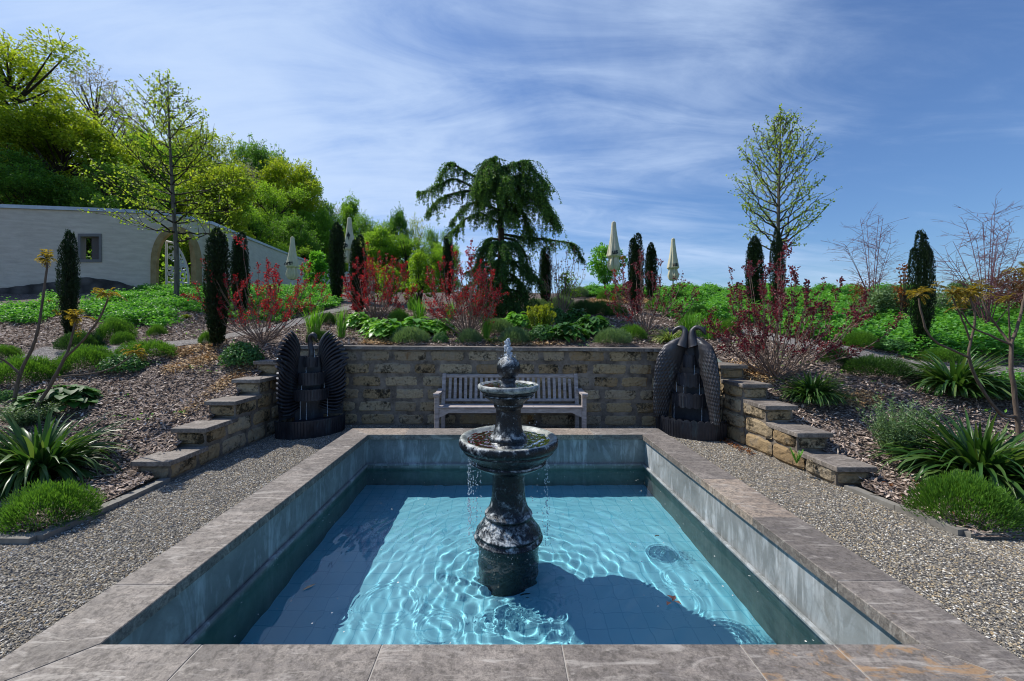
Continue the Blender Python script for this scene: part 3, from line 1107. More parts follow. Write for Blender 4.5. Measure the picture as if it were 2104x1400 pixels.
# bubbling jet
jt = MB()
rj = np.random.default_rng(9)
jt.tube([(0, 0, 0), (.006, 0, .03), (0, .004, .07), (-.008, 0, .10)], .021, .009, 10)
for k in range(90):
    h = rj.uniform(0, 1) ** .8
    rad = .004 + .024 * (1 - h) + .016
    a = rj.uniform(0, 2 * PI)
    jt.sphere((math.cos(a) * rad * rj.uniform(.3, 1) - .010 * h, math.sin(a) * rad * rj.uniform(.3, 1), h * .155), rj.uniform(.005, .014) * (1.15 - .4 * h), 7, 5, sc=(1, 1, rj.uniform(1, 1.9)))
for k in range(26):
    a = rj.uniform(0, 2 * PI); rr = rj.uniform(.02, .09)
    jt.sphere((rr * math.cos(a), rr * math.sin(a), .03 - rr * rr * 8 + rj.uniform(-.01, .02)), rj.uniform(.003, .006), 6, 4)
tag(jt.obj('water_jet', M['foam'], smooth=True, loc=(FXC, FYC, 1.443)), kind='stuff')
# falling drops
dr = MB()
for k in range(84):     # drop strings off the lower bowl, mostly at its two flanks
    side = rj.choice([-1, 1]); a = (0 if side > 0 else PI) + rj.normal(0, .42)
    rr = .345 + rj.normal(0, .008)
    zt = .58
    for q in range(rj.integers(3, 9)):
        z = rj.uniform(ZW, zt)
        dr.sphere((FXC + rr * math.cos(a), FYC + rr * math.sin(a), z), rj.uniform(.0026, .0052), 6, 4, sc=(1, 1, 1.6))
for k in range(46):     # drops off the upper bowl
    a = rj.uniform(0, 2 * PI)
    dr.sphere((FXC + .25 * math.cos(a), FYC + .25 * math.sin(a), rj.uniform(.74, 1.12)), rj.uniform(.0012, .003), 6, 4, sc=(1, 1, 1.7))
for k in range(140):    # splashes round the foot
    a = rj.uniform(0, 2 * PI); rr = .30 + abs(rj.normal(0, .07))
    dr.sphere((FXC + rr * math.cos(a), FYC + rr * math.sin(a), ZW + abs(rj.normal(0, .02))), rj.uniform(.0015, .004), 6, 4)
tag(dr.obj('falling_water_drops', M['foam'], smooth=True), kind='stuff')

# ================================================================== sandstone walls
def blocks(mb, org, u, nrm, length_fn, courses, seed, lens=(.34, .62)):
    """rough-faced blocks on the plane org + u*s + z; nrm points outward"""
    r = np.random.default_rng(seed)
    org, u, nrm = (np.array(a, float) for a in (org, u, nrm))
    gx, gz = 11, 7
    A, Bz = np.meshgrid(np.linspace(-1, 1, gx), np.linspace(-1, 1, gz))
    for ci, (z0, z1) in enumerate(courses):
        s0, s1 = length_fn(ci)
        s = s0 - (r.uniform(0, .3) if ci % 2 else 0)
        while s < s1 - .03:
            L = r.uniform(*lens)
            a, b = max(s, s0), min(s + L, s1)
            if s1 - b < .14: b = s1; L = b - s
            s += L
            if b - a < .07: continue
            gap = .011
            w, h = (b - a) / 2 - gap, (z1 - z0) / 2 - gap
            cr = .86 + .14 * (1 - (np.abs(A * Bz)) ** 3)
            X_ = A * w * (1 - .10 * np.abs(Bz) ** 6 * r.uniform(.3, 1.2)) ; Z_ = Bz * h * (1 - .16 * np.abs(A) ** 8 * r.uniform(.4, 1.3))
            X_ = X_ + r.normal(0, .004, A.shape) * (np.abs(A) < .99) + .006 * np.sin(Bz * 3 + r.uniform(0, 6)) ; Z_ = Z_ + .005 * np.sin(A * 3 + r.uniform(0, 6))
            dep = r.uniform(.010, .026) * (1 - np.abs(A) ** 6) * (1 - np.abs(Bz) ** 6) + r.normal(0, .0028, A.shape) - .012 * (np.maximum(np.abs(A), np.abs(Bz)) > .99)
            c = (a + b) / 2
            V = org + u * (c + X_)[..., None] + np.array([0, 0, 1.]) * ((z0 + z1) / 2 + Z_)[..., None] + nrm * dep[..., None]
            i = np.arange(gx * gz).reshape(gz, gx)
            F = np.stack([i[:-1, :-1], i[:-1, 1:], i[1:, 1:], i[1:, :-1]], -1).reshape(-1, 4)
            if np.cross(u, (0, 0, 1)) @ nrm < 0: F = F[:, ::-1]
            mb.add(V.reshape(-1, 3), F, r.uniform(0, 1))


wl = empty('retaining_wall', (0, 7.0, 0), 0, 'coursed sandstone retaining wall behind the bench with grey coping', 'wall')
YL, YR, XL, XR = 7.06, 6.86, -3.75, 3.50
uu = np.array([XR - XL, YR - YL, 0]); LW = np.linalg.norm(uu); uu /= LW
nn = np.array([uu[1], -uu[0], 0])
if nn[1] > 0: nn = -nn
ch = [(k * .2222, (k + 1) * .2222) for k in range(6)]
b = MB(); blocks(b, (XL, YL - 7.0, 0), uu, nn, lambda c: (0, LW), ch, 4, (.40, .74))
b.obj('stone_facing', M['sandstone'], wl)
b = MB()
q = nn * .002; bk = -nn * .34
c0, c1 = np.array([XL, YL - 7.0, 0]), np.array([XR, YR - 7.0, 0])
pts = [c0 + q, c1 + q, c1 + bk, c0 + bk]
V = [(*p[:2], -.1) for p in pts] + [(*p[:2], 1.335) for p in pts]
b.add(V, [(0, 1, 5, 4), (1, 2, 6, 5), (2, 3, 7, 6), (3, 0, 4, 7), (4, 5, 6, 7)])
b.obj('mortar', M['mortar'], wl)
k = 8
for t in range(k):      # coping slabs, falling slightly along the wall
    s0, s1 = LW * t / k + .002, LW * (t + 1) / k - .002
    b = MB()
    p0, p1 = c0 + uu * s0, c0 + uu * s1
    zt0, zt1 = 1.40 - .045 * t / k, 1.40 - .045 * (t + 1) / k
    o4 = [p0 + nn * .045, p1 + nn * .045, p1 - nn * .33, p0 - nn * .33]
    zz4 = [zt0, zt1, zt1, zt0]
    V = [(*p[:2], z - .058) for p, z in zip(o4, zz4)] + [(*p[:2], z) for p, z in zip(o4, zz4)]
    b.add(V, [(0, 1, 5, 4), (1, 2, 6, 5), (2, 3, 7, 6), (3, 0, 4, 7), (4, 5, 6, 7), (3, 2, 1, 0)])
    b.obj('coping_slab', M['slab'], wl)


def wing(side, ys, rise, xin, xw, label, seed):
    """stepped wall running from the court up to the back wall; xin(y) = inner face"""
    yb = 7.0 if side < 0 else 6.84
    o = empty('stepped_wall', (xin(ys[0]), ys[0], 0), 0, label, 'wall')
    ox, oy = xin(ys[0]), ys[0]
    n = len(ys)
    # inner facing: one course per step
    p0 = np.array([xin(ys[0]), ys[0], 0]); p1 = np.array([xin(yb), yb, 0])
    u = (p1 - p0); L = np.linalg.norm(u); u /= L
    nr = np.array([-side, 0, 0.]); nr = nr - u * (nr @ u); nr /= np.linalg.norm(nr)
    f = MB()
    blocks(f, p0 - (ox, oy, 0), u, nr, lambda c: (ys[c] + .05 - ys[0], L), [(rise * c, rise * (c + 1) - (.058 if False else 0) - .0) for c in range(n)], seed, (.36, .58))
    m = MB()
    for c in range(n):
        y0 = ys[c] + .06; y1 = ys[c + 1] + .06 if c + 1 < n else yb
        zt = rise * (c + 1) - .055
        xa, xb_ = xin(y0) + side * .003, xin(y0) + side * xw
        m.box((min(xa, xb_) - ox, y0 - oy, -.08), (max(xa, xb_) - ox, y1 - oy + (.0 if c + 1 == n else -.001), zt))
        # end face towards the pool
        blocks(f, np.array([min(xa, xb_) - ox, y0 - oy - .002, 0]), (1, 0, 0), (0, -1, 0), lambda q: (0, xw), [(rise * c + .004, zt)], seed + 50 + c, (.30, .5))
    f.obj('stone_facing', M['sandstone'], o); m.obj('mortar', M['mortar'], o)
    for c in range(n):
        y0 = ys[c]; y1 = (ys[c + 1] + .055) if c + 1 < n else yb
        zt = rise * (c + 1)
        xa, xb_ = xin(y0) - side * .042, xin(y0) + side * (xw + .03)
        b = MB(); b.box((min(xa, xb_) - ox, y0 - oy, zt - .055), (max(xa, xb_) - ox, y1 - oy, zt), bev=.004)
        b.obj('step_slab', M['slab'], o)
    return o


wing(-1, [4.37, 4.90, 5.45, 6.0, 6.52], .2333, lambda y: -3.70, .36, 'dark shaded stepped stone wall beside the winged bird fountain', 71)
wing(1, [4.22, 4.74, 5.26, 5.72, 6.24], .225, lambda y: np.interp(y, [4.2, 7], [3.585, 3.40]), .36, 'sunlit stepped stone wall with rust stains beside the peacock fountain', 91)

# bed edging strips
def edging(pts, label):
    o = empty('bed_edging', (pts[0][0], pts[0][1], 0), 0, label, 'edging')
    for k in range(len(pts) - 1):
        a, c = np.array(pts[k], float), np.array(pts[k + 1], float)
        d = (c - a); L = np.linalg.norm(d); d /= L; nv = np.array([-d[1], d[0]]) * .05
        a2 = a + d * .003; c2 = c - d * .003
        p4 = [a2 - nv, c2 - nv, c2 + nv, a2 + nv]
        V = [(p[0] - pts[0][0], p[1] - pts[0][1], z) for z in (-.04, .045 + rng.uniform(-.006, .006)) for p in p4]
        b = MB(); b.add(V, [(0, 1, 5, 4), (1, 2, 6, 5), (2, 3, 7, 6), (3, 0, 4, 7), (4, 5, 6, 7)])
        b.obj('edging_strip', M['edging'], o)


edging([(-3.72, 4.40), (-3.70, 3.78), (-3.70, 3.16), (-4.5, 3.18), (-5.6, 3.2)], 'thin grey bed edging at the foot of the shaded stepped wall')
edging([(3.64, 4.2), (3.70, 3.72), (3.76, 3.25), (4.5, 3.24), (5.6, 3.22)], 'thin grey bed edging at the foot of the sunlit stepped wall')

# ================================================================== bench
def bench():
    o = empty('garden_bench', (.125, 6.6, 0), 0, 'long weathered grey teak garden bench against the sandstone wall', 'bench')
    W = 1.19
    t = M['teak']
    def part(name, boxes, bev=.006):
        b = MB()
        for a in boxes: b.box(a[0], a[1], bev=bev)
        return b.obj(name, t, o)
    for s in (-1, 1):
        x = s * W
        part('leg', [((x - .036, -.19, 0), (x + .036, -.12, .63))])
        b = MB(); pr = [(0, .20), (.46, .22), (.92, .34)]
        for (z0, y0), (z1, y1) in zip(pr[:-1], pr[1:]):
            V = [(x + sx * .03 - s * .05, yy + sy * .035, z) for (z, yy) in ((z0, y0), (z1, y1)) for sy in (-1, 1) for sx in (-1, 1)]
            b.add(V, [(0, 2, 3, 1), (4, 5, 7, 6), (0, 1, 5, 4), (2, 6, 7, 3), (0, 4, 6, 2), (1, 3, 7, 5)])
        b.obj('leg', t, o)
        # arm with rounded front scroll
        b = MB()
        prof = [(-.235, .615), (-.245, .635), (-.235, .66), (-.20, .668), (-.12, .655), (0, .648), (.2, .662), (.27, .668)]
        low_ = [(-.235, .612), (-.22, .600), (-.19, .602), (-.15, .622), (-.10, .625), (0, .618), (.2, .630), (.27, .636)]
        n = len(prof)
        V = []
        for (yy, z) in prof: V += [(x - .045, yy, z), (x + .045, yy, z)]
        for (yy, z) in low_: V += [(x - .045, yy, z), (x + .045, yy, z)]
        F = []
        for i in range(n - 1):
            F += [(2 * i, 2 * i + 1, 2 * i + 3, 2 * i + 2), (2 * n + 2 * i, 2 * n + 2 * i + 2, 2 * n + 2 * i + 3, 2 * n + 2 * i + 1)]
            F += [(2 * i, 2 * i + 2, 2 * n + 2 * i + 2, 2 * n + 2 * i), (2 * i + 1, 2 * n + 2 * i + 1, 2 * n + 2 * i + 3, 2 * i + 3)]
        F += [(0, 2 * n, 2 * n + 1, 1)]
        b.add(V, F); b.obj('armrest', t, o)
    part('seat', [((-W + .01, -.20 + k * .087, .418 - .006 * k), (W - .01, -.20 + k * .087 + .074, .440 - .006 * k)) for k in range(5)])
    b = MB()
    b.box((-W + .037, -.178, .335), (W - .037, -.150, .414), bev=.004)
    for s in (-1, 1):
        x0, x1 = s * (W - .037), s * (W - .19)
        b.add([(x0, -.176, .335), (x1, -.176, .335), (x0, -.176, .26), (x0, -.152, .335), (x1, -.152, .335), (x0, -.152, .26)], [(0, 1, 2), (3, 5, 4), (0, 3, 4, 1), (1, 4, 5, 2), (0, 2, 5, 3)])
    b.obj('seat_rail', t, o)
    bk = MB()
    def lean(z): return .225 + (z - .46) * .26
    bk.box((-W + .08, lean(.87) - .022, .85), (W - .08, lean(.87) + .022, .905), bev=.006)
    bk.box((-W + .08, lean(.47) - .02, .455), (W - .08, lean(.47) + .02, .50), bev=.005)
    ns = 24
    for k in range(ns):
        x = -W + .155 + k * (2 * W - .31) / (ns - 1)
        V = [(x + sx * .024, lean(z) + sy * .008, z) for z in (.49, .86) for sy in (-1, 1) for sx in (-1, 1)]
        bk.add(V, [(0, 2, 3, 1), (4, 5, 7, 6), (0, 1, 5, 4), (2, 6, 7, 3), (0, 4, 6, 2), (1, 3, 7, 5)])
    bk.obj('backrest', t, o)
bench()

# ================================================================== bird fountains
def band(mb, rx, ry, z0, z1, n=56, th=.018, top=None, bot=None, a0=PI, a1=2 * PI, t=.5, flare=0.0, yc=0.0):
    a = np.linspace(a0, a1, n)
    zt = z1 + (top(a) if top else 0 * a); zb = z0 + (bot(a) if bot else 0 * a)
    rings = []
    for (k, off) in ((0, 0), (1, 0), (1, -th), (0, -th)):
        f = 1 + (flare if k else 0)
        rings.append(np.stack([(rx * f + off) * np.cos(a), yc + (ry * f + off) * np.sin(a), zt if k else zb], -1))
    V = np.concatenate(rings)
    i = np.arange(n - 1)
    F = np.concatenate([np.stack([q * n + i, q * n + i + 1, ((q + 1) % 4) * n + i + 1, ((q + 1) % 4) * n + i], -1) for q in range(4)])
    mb.add(V, F, t)


def dfill(mb, rx, ry, z, n=40, yc=0.0):
    a = np.linspace(PI, 2 * PI, n)
    V = np.stack([rx * np.cos(a), yc + ry * np.sin(a), np.full(n, z)], -1)
    mb.add(V, [np.arange(n).reshape(1, n)])


def cascade(o, mat, spec, scal):
    for k, (rx, ry, z0, z1) in enumerate(spec):
        b = MB()
        amp, fr = scal
        w = lambda a, ph=0.0: amp * np.abs(np.sin(a * max(4, round(fr * rx / .3)) + ph)) ** .8
        band(b, rx, ry, z0, z1, 220, .016, w, (lambda a: -w(a)) if k else None, flare=.03)
        dfill(b, rx * .97, ry * .97, z0 + .03 if k else .01); dfill(b, rx * .99, ry * .99, z1 - .045)
        # ribs on the skirt
        for a in np.linspace(PI + .1, 2 * PI - .1, int(rx * 60)):
            b.tube([(rx * 1.008 * math.cos(a), ry * 1.008 * math.sin(a), z0 + .01), (rx * 1.034 * math.cos(a), ry * 1.034 * math.sin(a), z1 - .01)], .006, .006, 4)
        b.obj('cascade_bowl' if k else 'base_trough', mat, o)


def trickles(o, lines):
    r = np.random.default_rng(3)
    for (x, y, z0, z1) in lines:
        b = MB()
        pts = [(x + r.normal(0, .002), y + r.normal(0, .002), z) for z in np.linspace(z1, z0, 7)]
        b.tube(pts, .0024, .005, 6)
        for q in range(3): b.sphere((x + r.normal(0, .004), y + r.normal(0, .004), z0 + abs(r.normal(0, .006))), .007, 6, 4)
        ob = b.obj('water_trickle', M['foam'], o, True)


def winged_fountain():
    o = empty('bird_fountain', (-3.13, 6.50, 0), R(40), 'dark bronze cascade fountain shaped as a bird with two raised ribbed wings', 'fountain')
    m = M['bronze']
    cascade(o, m, [(.60, .40, 0, .27), (.30, .27, .56, .73), (.225, .20, .80, .99), (.12, .12, 1.08, 1.24)], (.007, 18))
    for s in (-1, 1):
        b = MB()
        def w3(a, z): return (s * (.15 + a * .92), .10 - .62 * a ** 1.35, z)
        N = 24
        for k in range(N):
            f = k / (N - 1)
            ang = R(86 - 112 * f)
            root = np.array([.03 + .06 * math.sin(f * PI), 1.30 - .88 * f])
            Lg = [.40, .47, .50, .49, .47, .44, .42, .40]
            Lk = np.interp(f, np.linspace(0, 1, 8), Lg) * (1.0 if f < .9 else .9)
            P_ = []
            for t in np.linspace(0, 1, 9):
                a2 = ang - .55 * (t - .3) * (1 if f < .5 else .2) + .35 * t * t * (f > .35)
                p = root + Lk * t * np.array([math.cos(a2), math.sin(a2)])
                P_.append(w3(max(0, min(p[0], .54)), p[1]))
            w = .050 + .014 * math.sin(f * PI)
            rad = w * np.interp(np.linspace(0, 1, 9), [0, .2, .8, 1], [.6, .9, 1, .6])
            P_ = np.array(P_); P_[:, 1] -= .006 * (k % 2)
            b.tube(P_, w, w, 8, radii=rad, sx=.5, up=(0, 1, 0.001))
        # sheet behind the feathers
        zs = np.linspace(.27, 1.58, 16)
        rows = []
        for z in zs:
            ao = np.interp(z, [.27, .5, 1.0, 1.3, 1.5, 1.58], [.44, .46, .47, .42, .30, .16]); ai = np.interp(z, [.27, 1.28, 1.45, 1.58], [.0, .0, .08, .13])
            rows.append([w3(a, z) for a in np.linspace(ai, ao, 8)])
        Vv = np.array(rows); Vb = Vv + np.array([0, .03, 0])
        i = np.arange(16 * 8).reshape(16, 8)
        Fq = np.stack([i[:-1, :-1], i[:-1, 1:], i[1:, 1:], i[1:, :-1]], -1).reshape(-1, 4)
        b.add(Vb.reshape(-1, 3), Fq); b.add((Vb + np.array([0, .012, 0])).reshape(-1, 3), Fq[:, ::-1])
        b.obj('wing', m, o, True)
    b = MB()
    b.box((-.26, .10, .1), (.26, .125, 1.26), bev=.004); b.obj('back_plate', m, o)
    b = MB()
    nk = spline([(0, .02, 1.15), (0, -.02, 1.32), (-.012, .01, 1.46), (-.02, -.02, 1.56), (.02, -.07, 1.60), (.05, -.10, 1.555), (.055, -.115, 1.50)], 36)
    b.tube(nk, .05, .03, 12, radii=np.interp(np.linspace(0, 1, len(nk)), [0, .3, .6, .75, .85, 1], [.06, .045, .038, .042, .034, .008]))
    b.obj('bird_neck', M['bronze2'], o, True)
    trickles(o, [(-.1, -.06, .99, 1.12), (.20, -.12, .73, .82), (-.2, -.14, .73, .80), (.25, -.16, .27, .56), (-.23, -.17, .27, .56), (-.15, -.25, .27, .54), (.03, -.12, 1.24, 1.36)])


def peacock_fountain():
    o = empty('bird_fountain', (3.02, 6.42, 0), R(-40), 'bronze cascade fountain of two peacocks back to back with scaly plumage', 'fountain')
    cascade(o, M['bronze'], [(.60, .40, 0, .27), (.31, .27, .48, .66), (.225, .20, .80, .97), (.12, .12, 1.10, 1.26)], (.030, 8))
    for s in (-1, 1):
        b = MB()
        v = np.linspace(0, 1, 90); u = np.linspace(0, 1, 44)
        kv = [0, .12, .28, .45, .62, .8, 1]
        oz = np.interp(v, kv, [1.58, 1.50, 1.30, 1.05, .80, .55, .25])
        xo = np.interp(v, [0, .03, .07, .14, .28, .45, .62, .8, 1], [.10, .22, .32, .42, .51, .555, .57, .57, .565])
        xi = np.interp(v, kv, [.035, .035, .085, .17, .25, .31, .36])
        zo_top = np.interp(v, [0, .1, .3, 1], [0, -.05, -.05, 0])
        Ug, Vg = np.meshgrid(u, v)
        xx = xi[:, None] + (xo - xi)[:, None] * Ug
        z2 = oz[:, None] + zo_top[:, None] * Ug
        bulge = np.sin(np.clip(Ug, 0, 1) * PI) ** .7 * np.interp(v, [0, .2, .6, 1], [.06, .12, .10, .05])[:, None]
        # overlapping scale plumage
        su = (Ug * 7); sv = (Vg * 24)
        row = np.floor(sv); fu = (su + .5 * (row % 2)) % 1 - .5; fv = sv - row
        sc = np.clip(1 - (np.abs(fu) * 2) ** 2 - .2, 0, 1) * (fv ** .8)
        bare = sstep(.10, .22, Vg - .26 * (1 - Ug))
        yy = -.02 - .55 * (np.abs(xx) / .6) ** 1.6 * .55 - bulge - .026 * sc * bare
        Vt = np.stack([s * xx, yy, z2], -1).reshape(-1, 3)
        i = np.arange(90 * 44).reshape(90, 44)
        F = np.stack([i[:-1, :-1], i[:-1, 1:], i[1:, 1:], i[1:, :-1]], -1).reshape(-1, 4)
        b.add(Vt, F)
        Vb = np.stack([s * xx, yy * 0 + (-.02 - .55 * (np.abs(xx) / .6) ** 1.6 * .55) + .03, z2], -1).reshape(-1, 3)
        b.add(Vb, F[:, ::-1])
        b.obj('peacock_body', M['bronze2'], o, True)
        b = MB()
        nk = spline([(s * .10, -.08, 1.42), (s * .065, -.08, 1.55), (s * .07, -.075, 1.66), (s * .13, -.075, 1.715), (s * .21, -.08, 1.70), (s * .262, -.085, 1.655), (s * .285, -.09, 1.60)], 40)
        b.tube(nk, .05, .02, 12, radii=np.interp(np.linspace(0, 1, len(nk)), [0, .2, .4, .62, .8, .88, 1], [.12, .075, .042, .033, .040, .032, .006]))
        for q in range(3):
            b.tube([(s * .25, -.085, 1.68), (s * (.275 + .012 * q), -.085, 1.735 - .012 * q)], .007, .011, 6)
        b.obj('peacock_neck', M['bronze2'], o, True)
    b = MB(); b.box((-.34, .03, .05), (.34, .05, 1.42), bev=.004); b.obj('back_plate', M['bronze'], o)
    trickles(o, [(.20, -.14, .66, .84), (-.2, -.14, .66, .84), (.25, -.18, .25, .5), (-.22, -.2, .25, .5), (.10, -.08, .97, 1.12), (-.05, -.2, .66, .8)])


winged_fountain()
peacock_fountain()
for o_ in list(bpy.data.objects):
    if o_.parent and o_.parent.name.startswith('bird_fountain'):
        o_.scale = (.86, .95, 1)

# ================================================================== white garden wall with arch
_wp = np.array([-420, -260, 0, 185, 330, 400, 440, 500, 600, 690, 770])
_wd = np.array([12.9, 13.5, 14.5, 15.3, 16.2, 16.7, 17.9, 22.0, 31, 41, 50])
_wy = np.array([424, 425, 428, 434.5, 441, 453, 469, 492, 530, 557, 572])
_tt = np.arange(-420, 771, 1.0)
_inv = np.interp(_tt, _wp, 1 / _wd)
_k = np.ones(41) / 41
_inv = np.convolve(np.pad(_inv, 20, 'edge'), _k, 'valid')
_D = 1 / _inv
_yy = np.interp(_tt, _wp, _wy); _yy = np.convolve(np.pad(_yy, 12, 'edge'), np.ones(25) / 25, 'valid')
_WXY = np.stack([(_tt - CX) / FPX * _D, _D], -1)
_WZ = CAMZ + (CY - _yy) / FPX * _D
ww = empty('garden_wall', (-15, 15, 2.8), 0, 'long curving white plastered wall with zinc coping and an arched gateway', 'wall')
WO = np.array([-15, 15, 2.8])


def wp(t):
    x = np.interp(t, _tt, _WXY[:, 0]); y = np.interp(t, _tt, _WXY[:, 1])
    return np.array([x, y])


def wnrm(t):
    d = wp(t + 1.5) - wp(t - 1.5); d /= np.linalg.norm(d)
    return np.array([d[1], -d[0]]) if d[1] * 0 - d[0] < 0 else np.array([-d[1], d[0]])


def wtop(t): return np.interp(t, _tt, _WZ)


def strip(mb, ts, zlo, zhi, f0, f1):
    """prism along the wall between offsets f0 (towards the garden) and f1"""
    n = len(ts)
    P0 = np.array([wp(t) + wnrm(t) * f0 for t in ts]); P1 = np.array([wp(t) + wnrm(t) * f1 for t in ts])
    zl = np.array([zlo(t) for t in ts]); zh = np.array([zhi(t) for t in ts])
    V = np.concatenate([np.c_[P0, zl], np.c_[P0, zh], np.c_[P1, zh], np.c_[P1, zl]]) - WO
    i = np.arange(n - 1)
    F = [np.concatenate([np.stack([q * n + i, q * n + i + 1, ((q + 1) % 4) * n + i + 1, ((q + 1) % 4) * n + i], -1) for q in range(4)])]
    F.append(np.array([[0, n, 2 * n, 3 * n], [n - 1, 4 * n - 1, 3 * n - 1, 2 * n - 1]]))
    mb.add(V, F)


zground = lambda t: float(terr(*wp(t))) - .35
AT0, AT1 = 310.0, 413.0          # outer edges of the stone arch
ATc = 361.0
def pz(t, py): return CAMZ + (CY - py) / FPX * np.interp(t, _tt, _D)
def arch_out(t):                 # underside of the plaster over the arch
    f = abs(t - (AT0 + AT1) / 2) / ((AT1 - AT0) / 2)
    return pz(t, 466 + 74 * (1 - math.sqrt(max(0, 1 - f ** 2.2))))
def arch_in(t):
    f = abs(t - (AT0 + AT1) / 2) / ((AT1 - AT0) / 2 - 11.5)
    return pz(t, 477 + 68 * (1 - math.sqrt(max(0, 1 - min(1, f) ** 2.2))))


pl = MB()
T = .26
ar = lambda a, b, s: np.append(np.arange(a, b, s), b)
win = [(161, 209, 481, 539), (619, 633, 559, 583)]
segs = [(-420, win[0][0]), (win[0][1], AT0), (AT1, win[1][0]), (win[1][1], 770)]
for a, b_ in segs: strip(pl, ar(a, b_, 8), zground, wtop, 0, -T)
for (a, b_, y0, y1) in win:
    strip(pl, ar(a, b_, 8), zground, lambda t: pz(t, y1), 0, -T)
    strip(pl, ar(a, b_, 8), lambda t: pz(t, y0), wtop, 0, -T)
strip(pl, ar(AT0, AT1, 2), arch_out, wtop, 0, -T)
pl.obj('plaster_wall', M['plaster'], ww)
cp = MB(); strip(cp, ar(-420, 770, 6), lambda t: wtop(t) + .002, lambda t: wtop(t) + .13, .07, -T - .07)
cp.obj('zinc_coping', M['zinc'], ww)
pn = MB(); strip(pn, ar(-420, AT0 - 2, 8), zground, lambda t: pz(t, np.interp(t, [-420, 0, 100, 175, 240, 310], [604, 594, 582, 570, 578, 600])) + .012 * math.sin(t * .21), .10, .002)
pn.obj('fieldstone_plinth', M['plinth'], ww)
asn = MB()
ts = ar(AT0, AT1, 1.5)
# voussoir ring: between the two curves, with jambs to the ground
strip(asn, ar(AT0 + 11.5, AT1 - 11.5, 1.5), lambda t: arch_in(t), lambda t: arch_out(t) - .003, .045, -T - .02)
strip(asn, ar(AT0, AT0 + 11.45, 1.2), zground, lambda t: arch_out(t) - .003, .045, -T - .02)
strip(asn, ar(AT1 - 11.45, AT1, 1.2), zground, lambda t: arch_out(t) - .003, .045, -T - .02)
asn.obj('stone_arch', M['archstone'], ww)
for k, (a, b_, y0, y1) in enumerate(win):
    fr = MB()
    wd = 5.5 if k == 0 else 2.2
    m0, m1 = a - .3, b_ + .3
    strip(fr, ar(m0, m0 + wd, 2), lambda t: pz(t, y1 + .3), lambda t: pz(t, y0 - .3), .03, -.30)
    strip(fr, ar(m1 - wd, m1, 2), lambda t: pz(t, y1 + .3), lambda t: pz(t, y0 - .3), .03, -.30)
    strip(fr, ar(m0 + wd, m1 - wd, 3), lambda t: pz(t, y1 + .3), lambda t: pz(t, y1 - wd), .029, -.30)
    strip(fr, ar(m0 + wd, m1 - wd, 3), lambda t: pz(t, y0 + wd), lambda t: pz(t, y0 - .3), .029, -.30)
    w = fr.obj('window', M['greystone'], ww)
    sh = MB(); mid = m0 + wd + (m1 - m0 - 2 * wd) * (.5 if k == 0 else 0)
    strip(sh, ar(mid, m1 - wd, 3), lambda t: pz(t, y1 - wd), lambda t: pz(t, y0 + wd), -.10, -.14)
    sh.obj('shutter', M['darkwood'], w)

# open white gate leaf in the arch
gt = empty('garden_gate', (*wp(336), float(terr(*wp(336)))), 0, 'white ornamental metal gate leaf standing open in the stone arch', 'gate')
g0 = np.array([*(wp(333) + wnrm(333) * -.55), 0]); g1 = np.array([*(wp(397) + wnrm(397) * -.35), 0])
gd = (g1 - g0); GL = np.linalg.norm(gd[:2]); gd = gd / GL
gb = pz(365, 594); gtop = lambda s: gb + np.interp(s / GL, [0, .28, .5, .7, .85, .95, 1], [2.02, 1.98, 1.80, 1.52, 1.20, .90, .55])
def gp(s, z): return g0 + gd * s + np.array([0, 0, z]) - np.array([*wp(336), float(terr(*wp(336)))])
fr = MB()
fr.tube([gp(0, gb), gp(0, gtop(0))], .045, .045, 6); fr.tube([gp(GL, gb), gp(GL, gtop(GL))], .045, .045, 6)
fr.tube([gp(s, gtop(s)) for s in np.linspace(0, GL, 18)], .05, .05, 6)
fr.tube([gp(0, gb + .30), gp(GL, gb + .30)], .035, .035, 6); fr.tube([gp(0, gb + .05), gp(GL, gb + .05)], .04, .04, 6)
for s in np.linspace(.2, GL - .2, 4): fr.tube([gp(s, gb + .05), gp(s, gb + .3)], .03, .03, 5)
fr.obj('gate_frame', M['whitemetal'], gt)
orn = MB()
rg = np.random.default_rng(14)
for k in range(46):
    s = rg.uniform(.12, GL - .12); z = rg.uniform(gb + .40, max(gb + .42, gtop(s) - .12)); r = rg.uniform(.07, .15)
    ph = rg.uniform(0, 6); L = rg.uniform(3.5, 6.2)
    orn.tube([gp(min(max(s + r * (1 - .09 * q) * math.cos(ph + q * L / 9), .03), GL - .03), z + r * (1 - .09 * q) * math.sin(ph + q * L / 9)) for q in range(10)], .030, .018, 5)
orn.obj('scrollwork', M['whitemetal'], gt)

